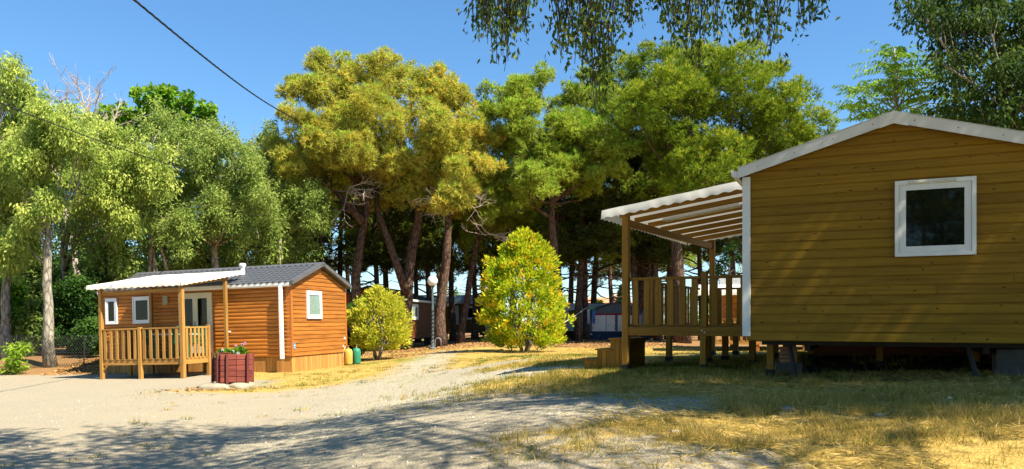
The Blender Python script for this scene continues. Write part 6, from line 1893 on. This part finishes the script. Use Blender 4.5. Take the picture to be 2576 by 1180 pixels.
blades('weed_tufts', 22000, (-7, 3, 8.0, 24), 0.08, 0.013, 0.3, 'scattered green weed tufts in the gravel track', tuft=24, spread=0.06, greenish=0.55, lean=0.9,
       extra=lambda x, y, g, gr: 0.10 * S((fbm(x * 0.8, y * 0.8, 91) - 0.50) * 8))
# loose stones
n = 26000
x = rg.uniform(-9, 6, n); y = 4.4 + 15.5 * rg.uniform(0, 1, n) ** 1.2
ins = np.abs(x / y) < 0.72
x, y = x[ins], y[ins]
z, g, l, gr, gv = ground_z(x, y)
keep = rg.uniform(0, 1, len(x)) < np.clip(0.22 + gv * 0.8 - 0.35 * g, 0.02, 1)
x, y, z = x[keep], y[keep], z[keep]
k = len(x)
s_ = 0.008 + 0.018 * rg.uniform(0, 1, k) ** 3
octa = np.array([[1, 0, 0], [0, 1, 0], [-1, 0, 0], [0, -1, 0], [0, 0, 0.75]])
tri = np.array([[0, 1, 4], [1, 2, 4], [2, 3, 4], [3, 0, 4]])
V = octa[None] * s_[:, None, None] * rg.uniform(0.6, 1.4, (k, 5, 3)) + np.stack([x, y, z - 0.002], 1)[:, None]
co = V[:, tri].reshape(-1, 3, 3)
obj('gravel', fast_mesh('gravel', co, 3, np.repeat(rg.uniform(0.1, 1, k), 4), MATS['pebble']), None, None, kind='stuff', label='loose pale gravel scattered over the track and road', category='gravel')
# needle and leaf litter by the cabin and the bank
n = 9000
x = np.concatenate([rg.uniform(-16, -10.5, n), rg.normal(-7.0, 0.6, 260), rg.uniform(-9, 8, n)]); y = np.concatenate([rg.uniform(24.5, 29.0, n), rg.normal(17.7, 0.35, 260), rg.uniform(29, 42, n)])
z, g, l, gr, gv = ground_z(x, y)
keep = rg.uniform(0, 1, len(x)) < np.where(y < 20, 0.8, l)
x, y, z = x[keep], y[keep], z[keep]
P = np.stack([x, y, z + 0.006], 1); ax = np.concatenate([rg.normal(size=(len(x), 2)), rg.uniform(0, 0.35, (len(x), 1))], 1)
obj('leaf_litter', fast_mesh('leaf_litter', leaf_quads(P, ax, 0.13, 0.035, rg), 4, rg.uniform(0, 1, len(x)), MATS['straw']), None, None, kind='stuff', label='brown fallen leaves and needles under the trees', category='litter')
n = 60000
x = rg.uniform(-2.0, 7.5, n); y = rg.uniform(4.3, 11.5, n)
ins = np.abs(x / y) < 0.72
x, y = x[ins], y[ins]
z, g, l, gr, gv = ground_z(x, y)
keep = rg.uniform(0, 1, len(x)) < g * S((fbm(x * 0.9 + 3, y * 1.6, 55) - 0.36) * 6)
x, y, z = x[keep][:20000], y[keep][:20000], z[keep][:20000]
P = np.stack([x, y, z + rg.uniform(0.003, 0.02, len(x))], 1); ax = np.concatenate([rg.normal(size=(len(x), 2)), rg.uniform(-0.1, 0.3, (len(x), 1))], 1)
obj('matted_straw', fast_mesh('matted_straw', leaf_quads(P, ax, 0.11, 0.008, rg), 4, np.clip(rg.normal(0.68, 0.2, len(x)), 0.3, 1), MATS['blade_dry']), None, None, kind='stuff', label='trampled flat straw between the tufts of the near grass', category='straw')
for k, (px, py, Y, s_, lab) in enumerate(((2772, 0, 6.6, 0.05, 'small pale stone in the near grass left of the cabin window'), (2215, 0, 7.2, 0.06, 'pale stone lying on the gravel patch in the near grass'), (1975, 0, 6.0, 0.045, 'little pale stone at the near edge of the gravel'))):
    px = [2215, 1985, 1700][k]
    xx = (px - CX) / F_PX * Y
    rock('stone', (xx, Y, gz(xx, Y) + 0.01), (s_, s_ * 0.8, s_ * 0.5), 20 + k, MATS['stone'], lab)
# a stack of paper-dry leaf in the grass
xx = (2130 - CX) / F_PX * 7.3
obj('fallen_leaf', MB().add([(0, 0, 0.0), (0.03, -0.018, 0.015), (0.07, 0, 0.02), (0.035, 0.02, 0.025)], [(0, 1, 2, 3)]), MATS['dry_leaf'], None, (xx + 1.0, 7.4, gz(xx + 1.0, 7.4) + 0.05), (0.5, 0.2, 0.4), label='single curled pale leaf lying on the near grass', category='leaf')
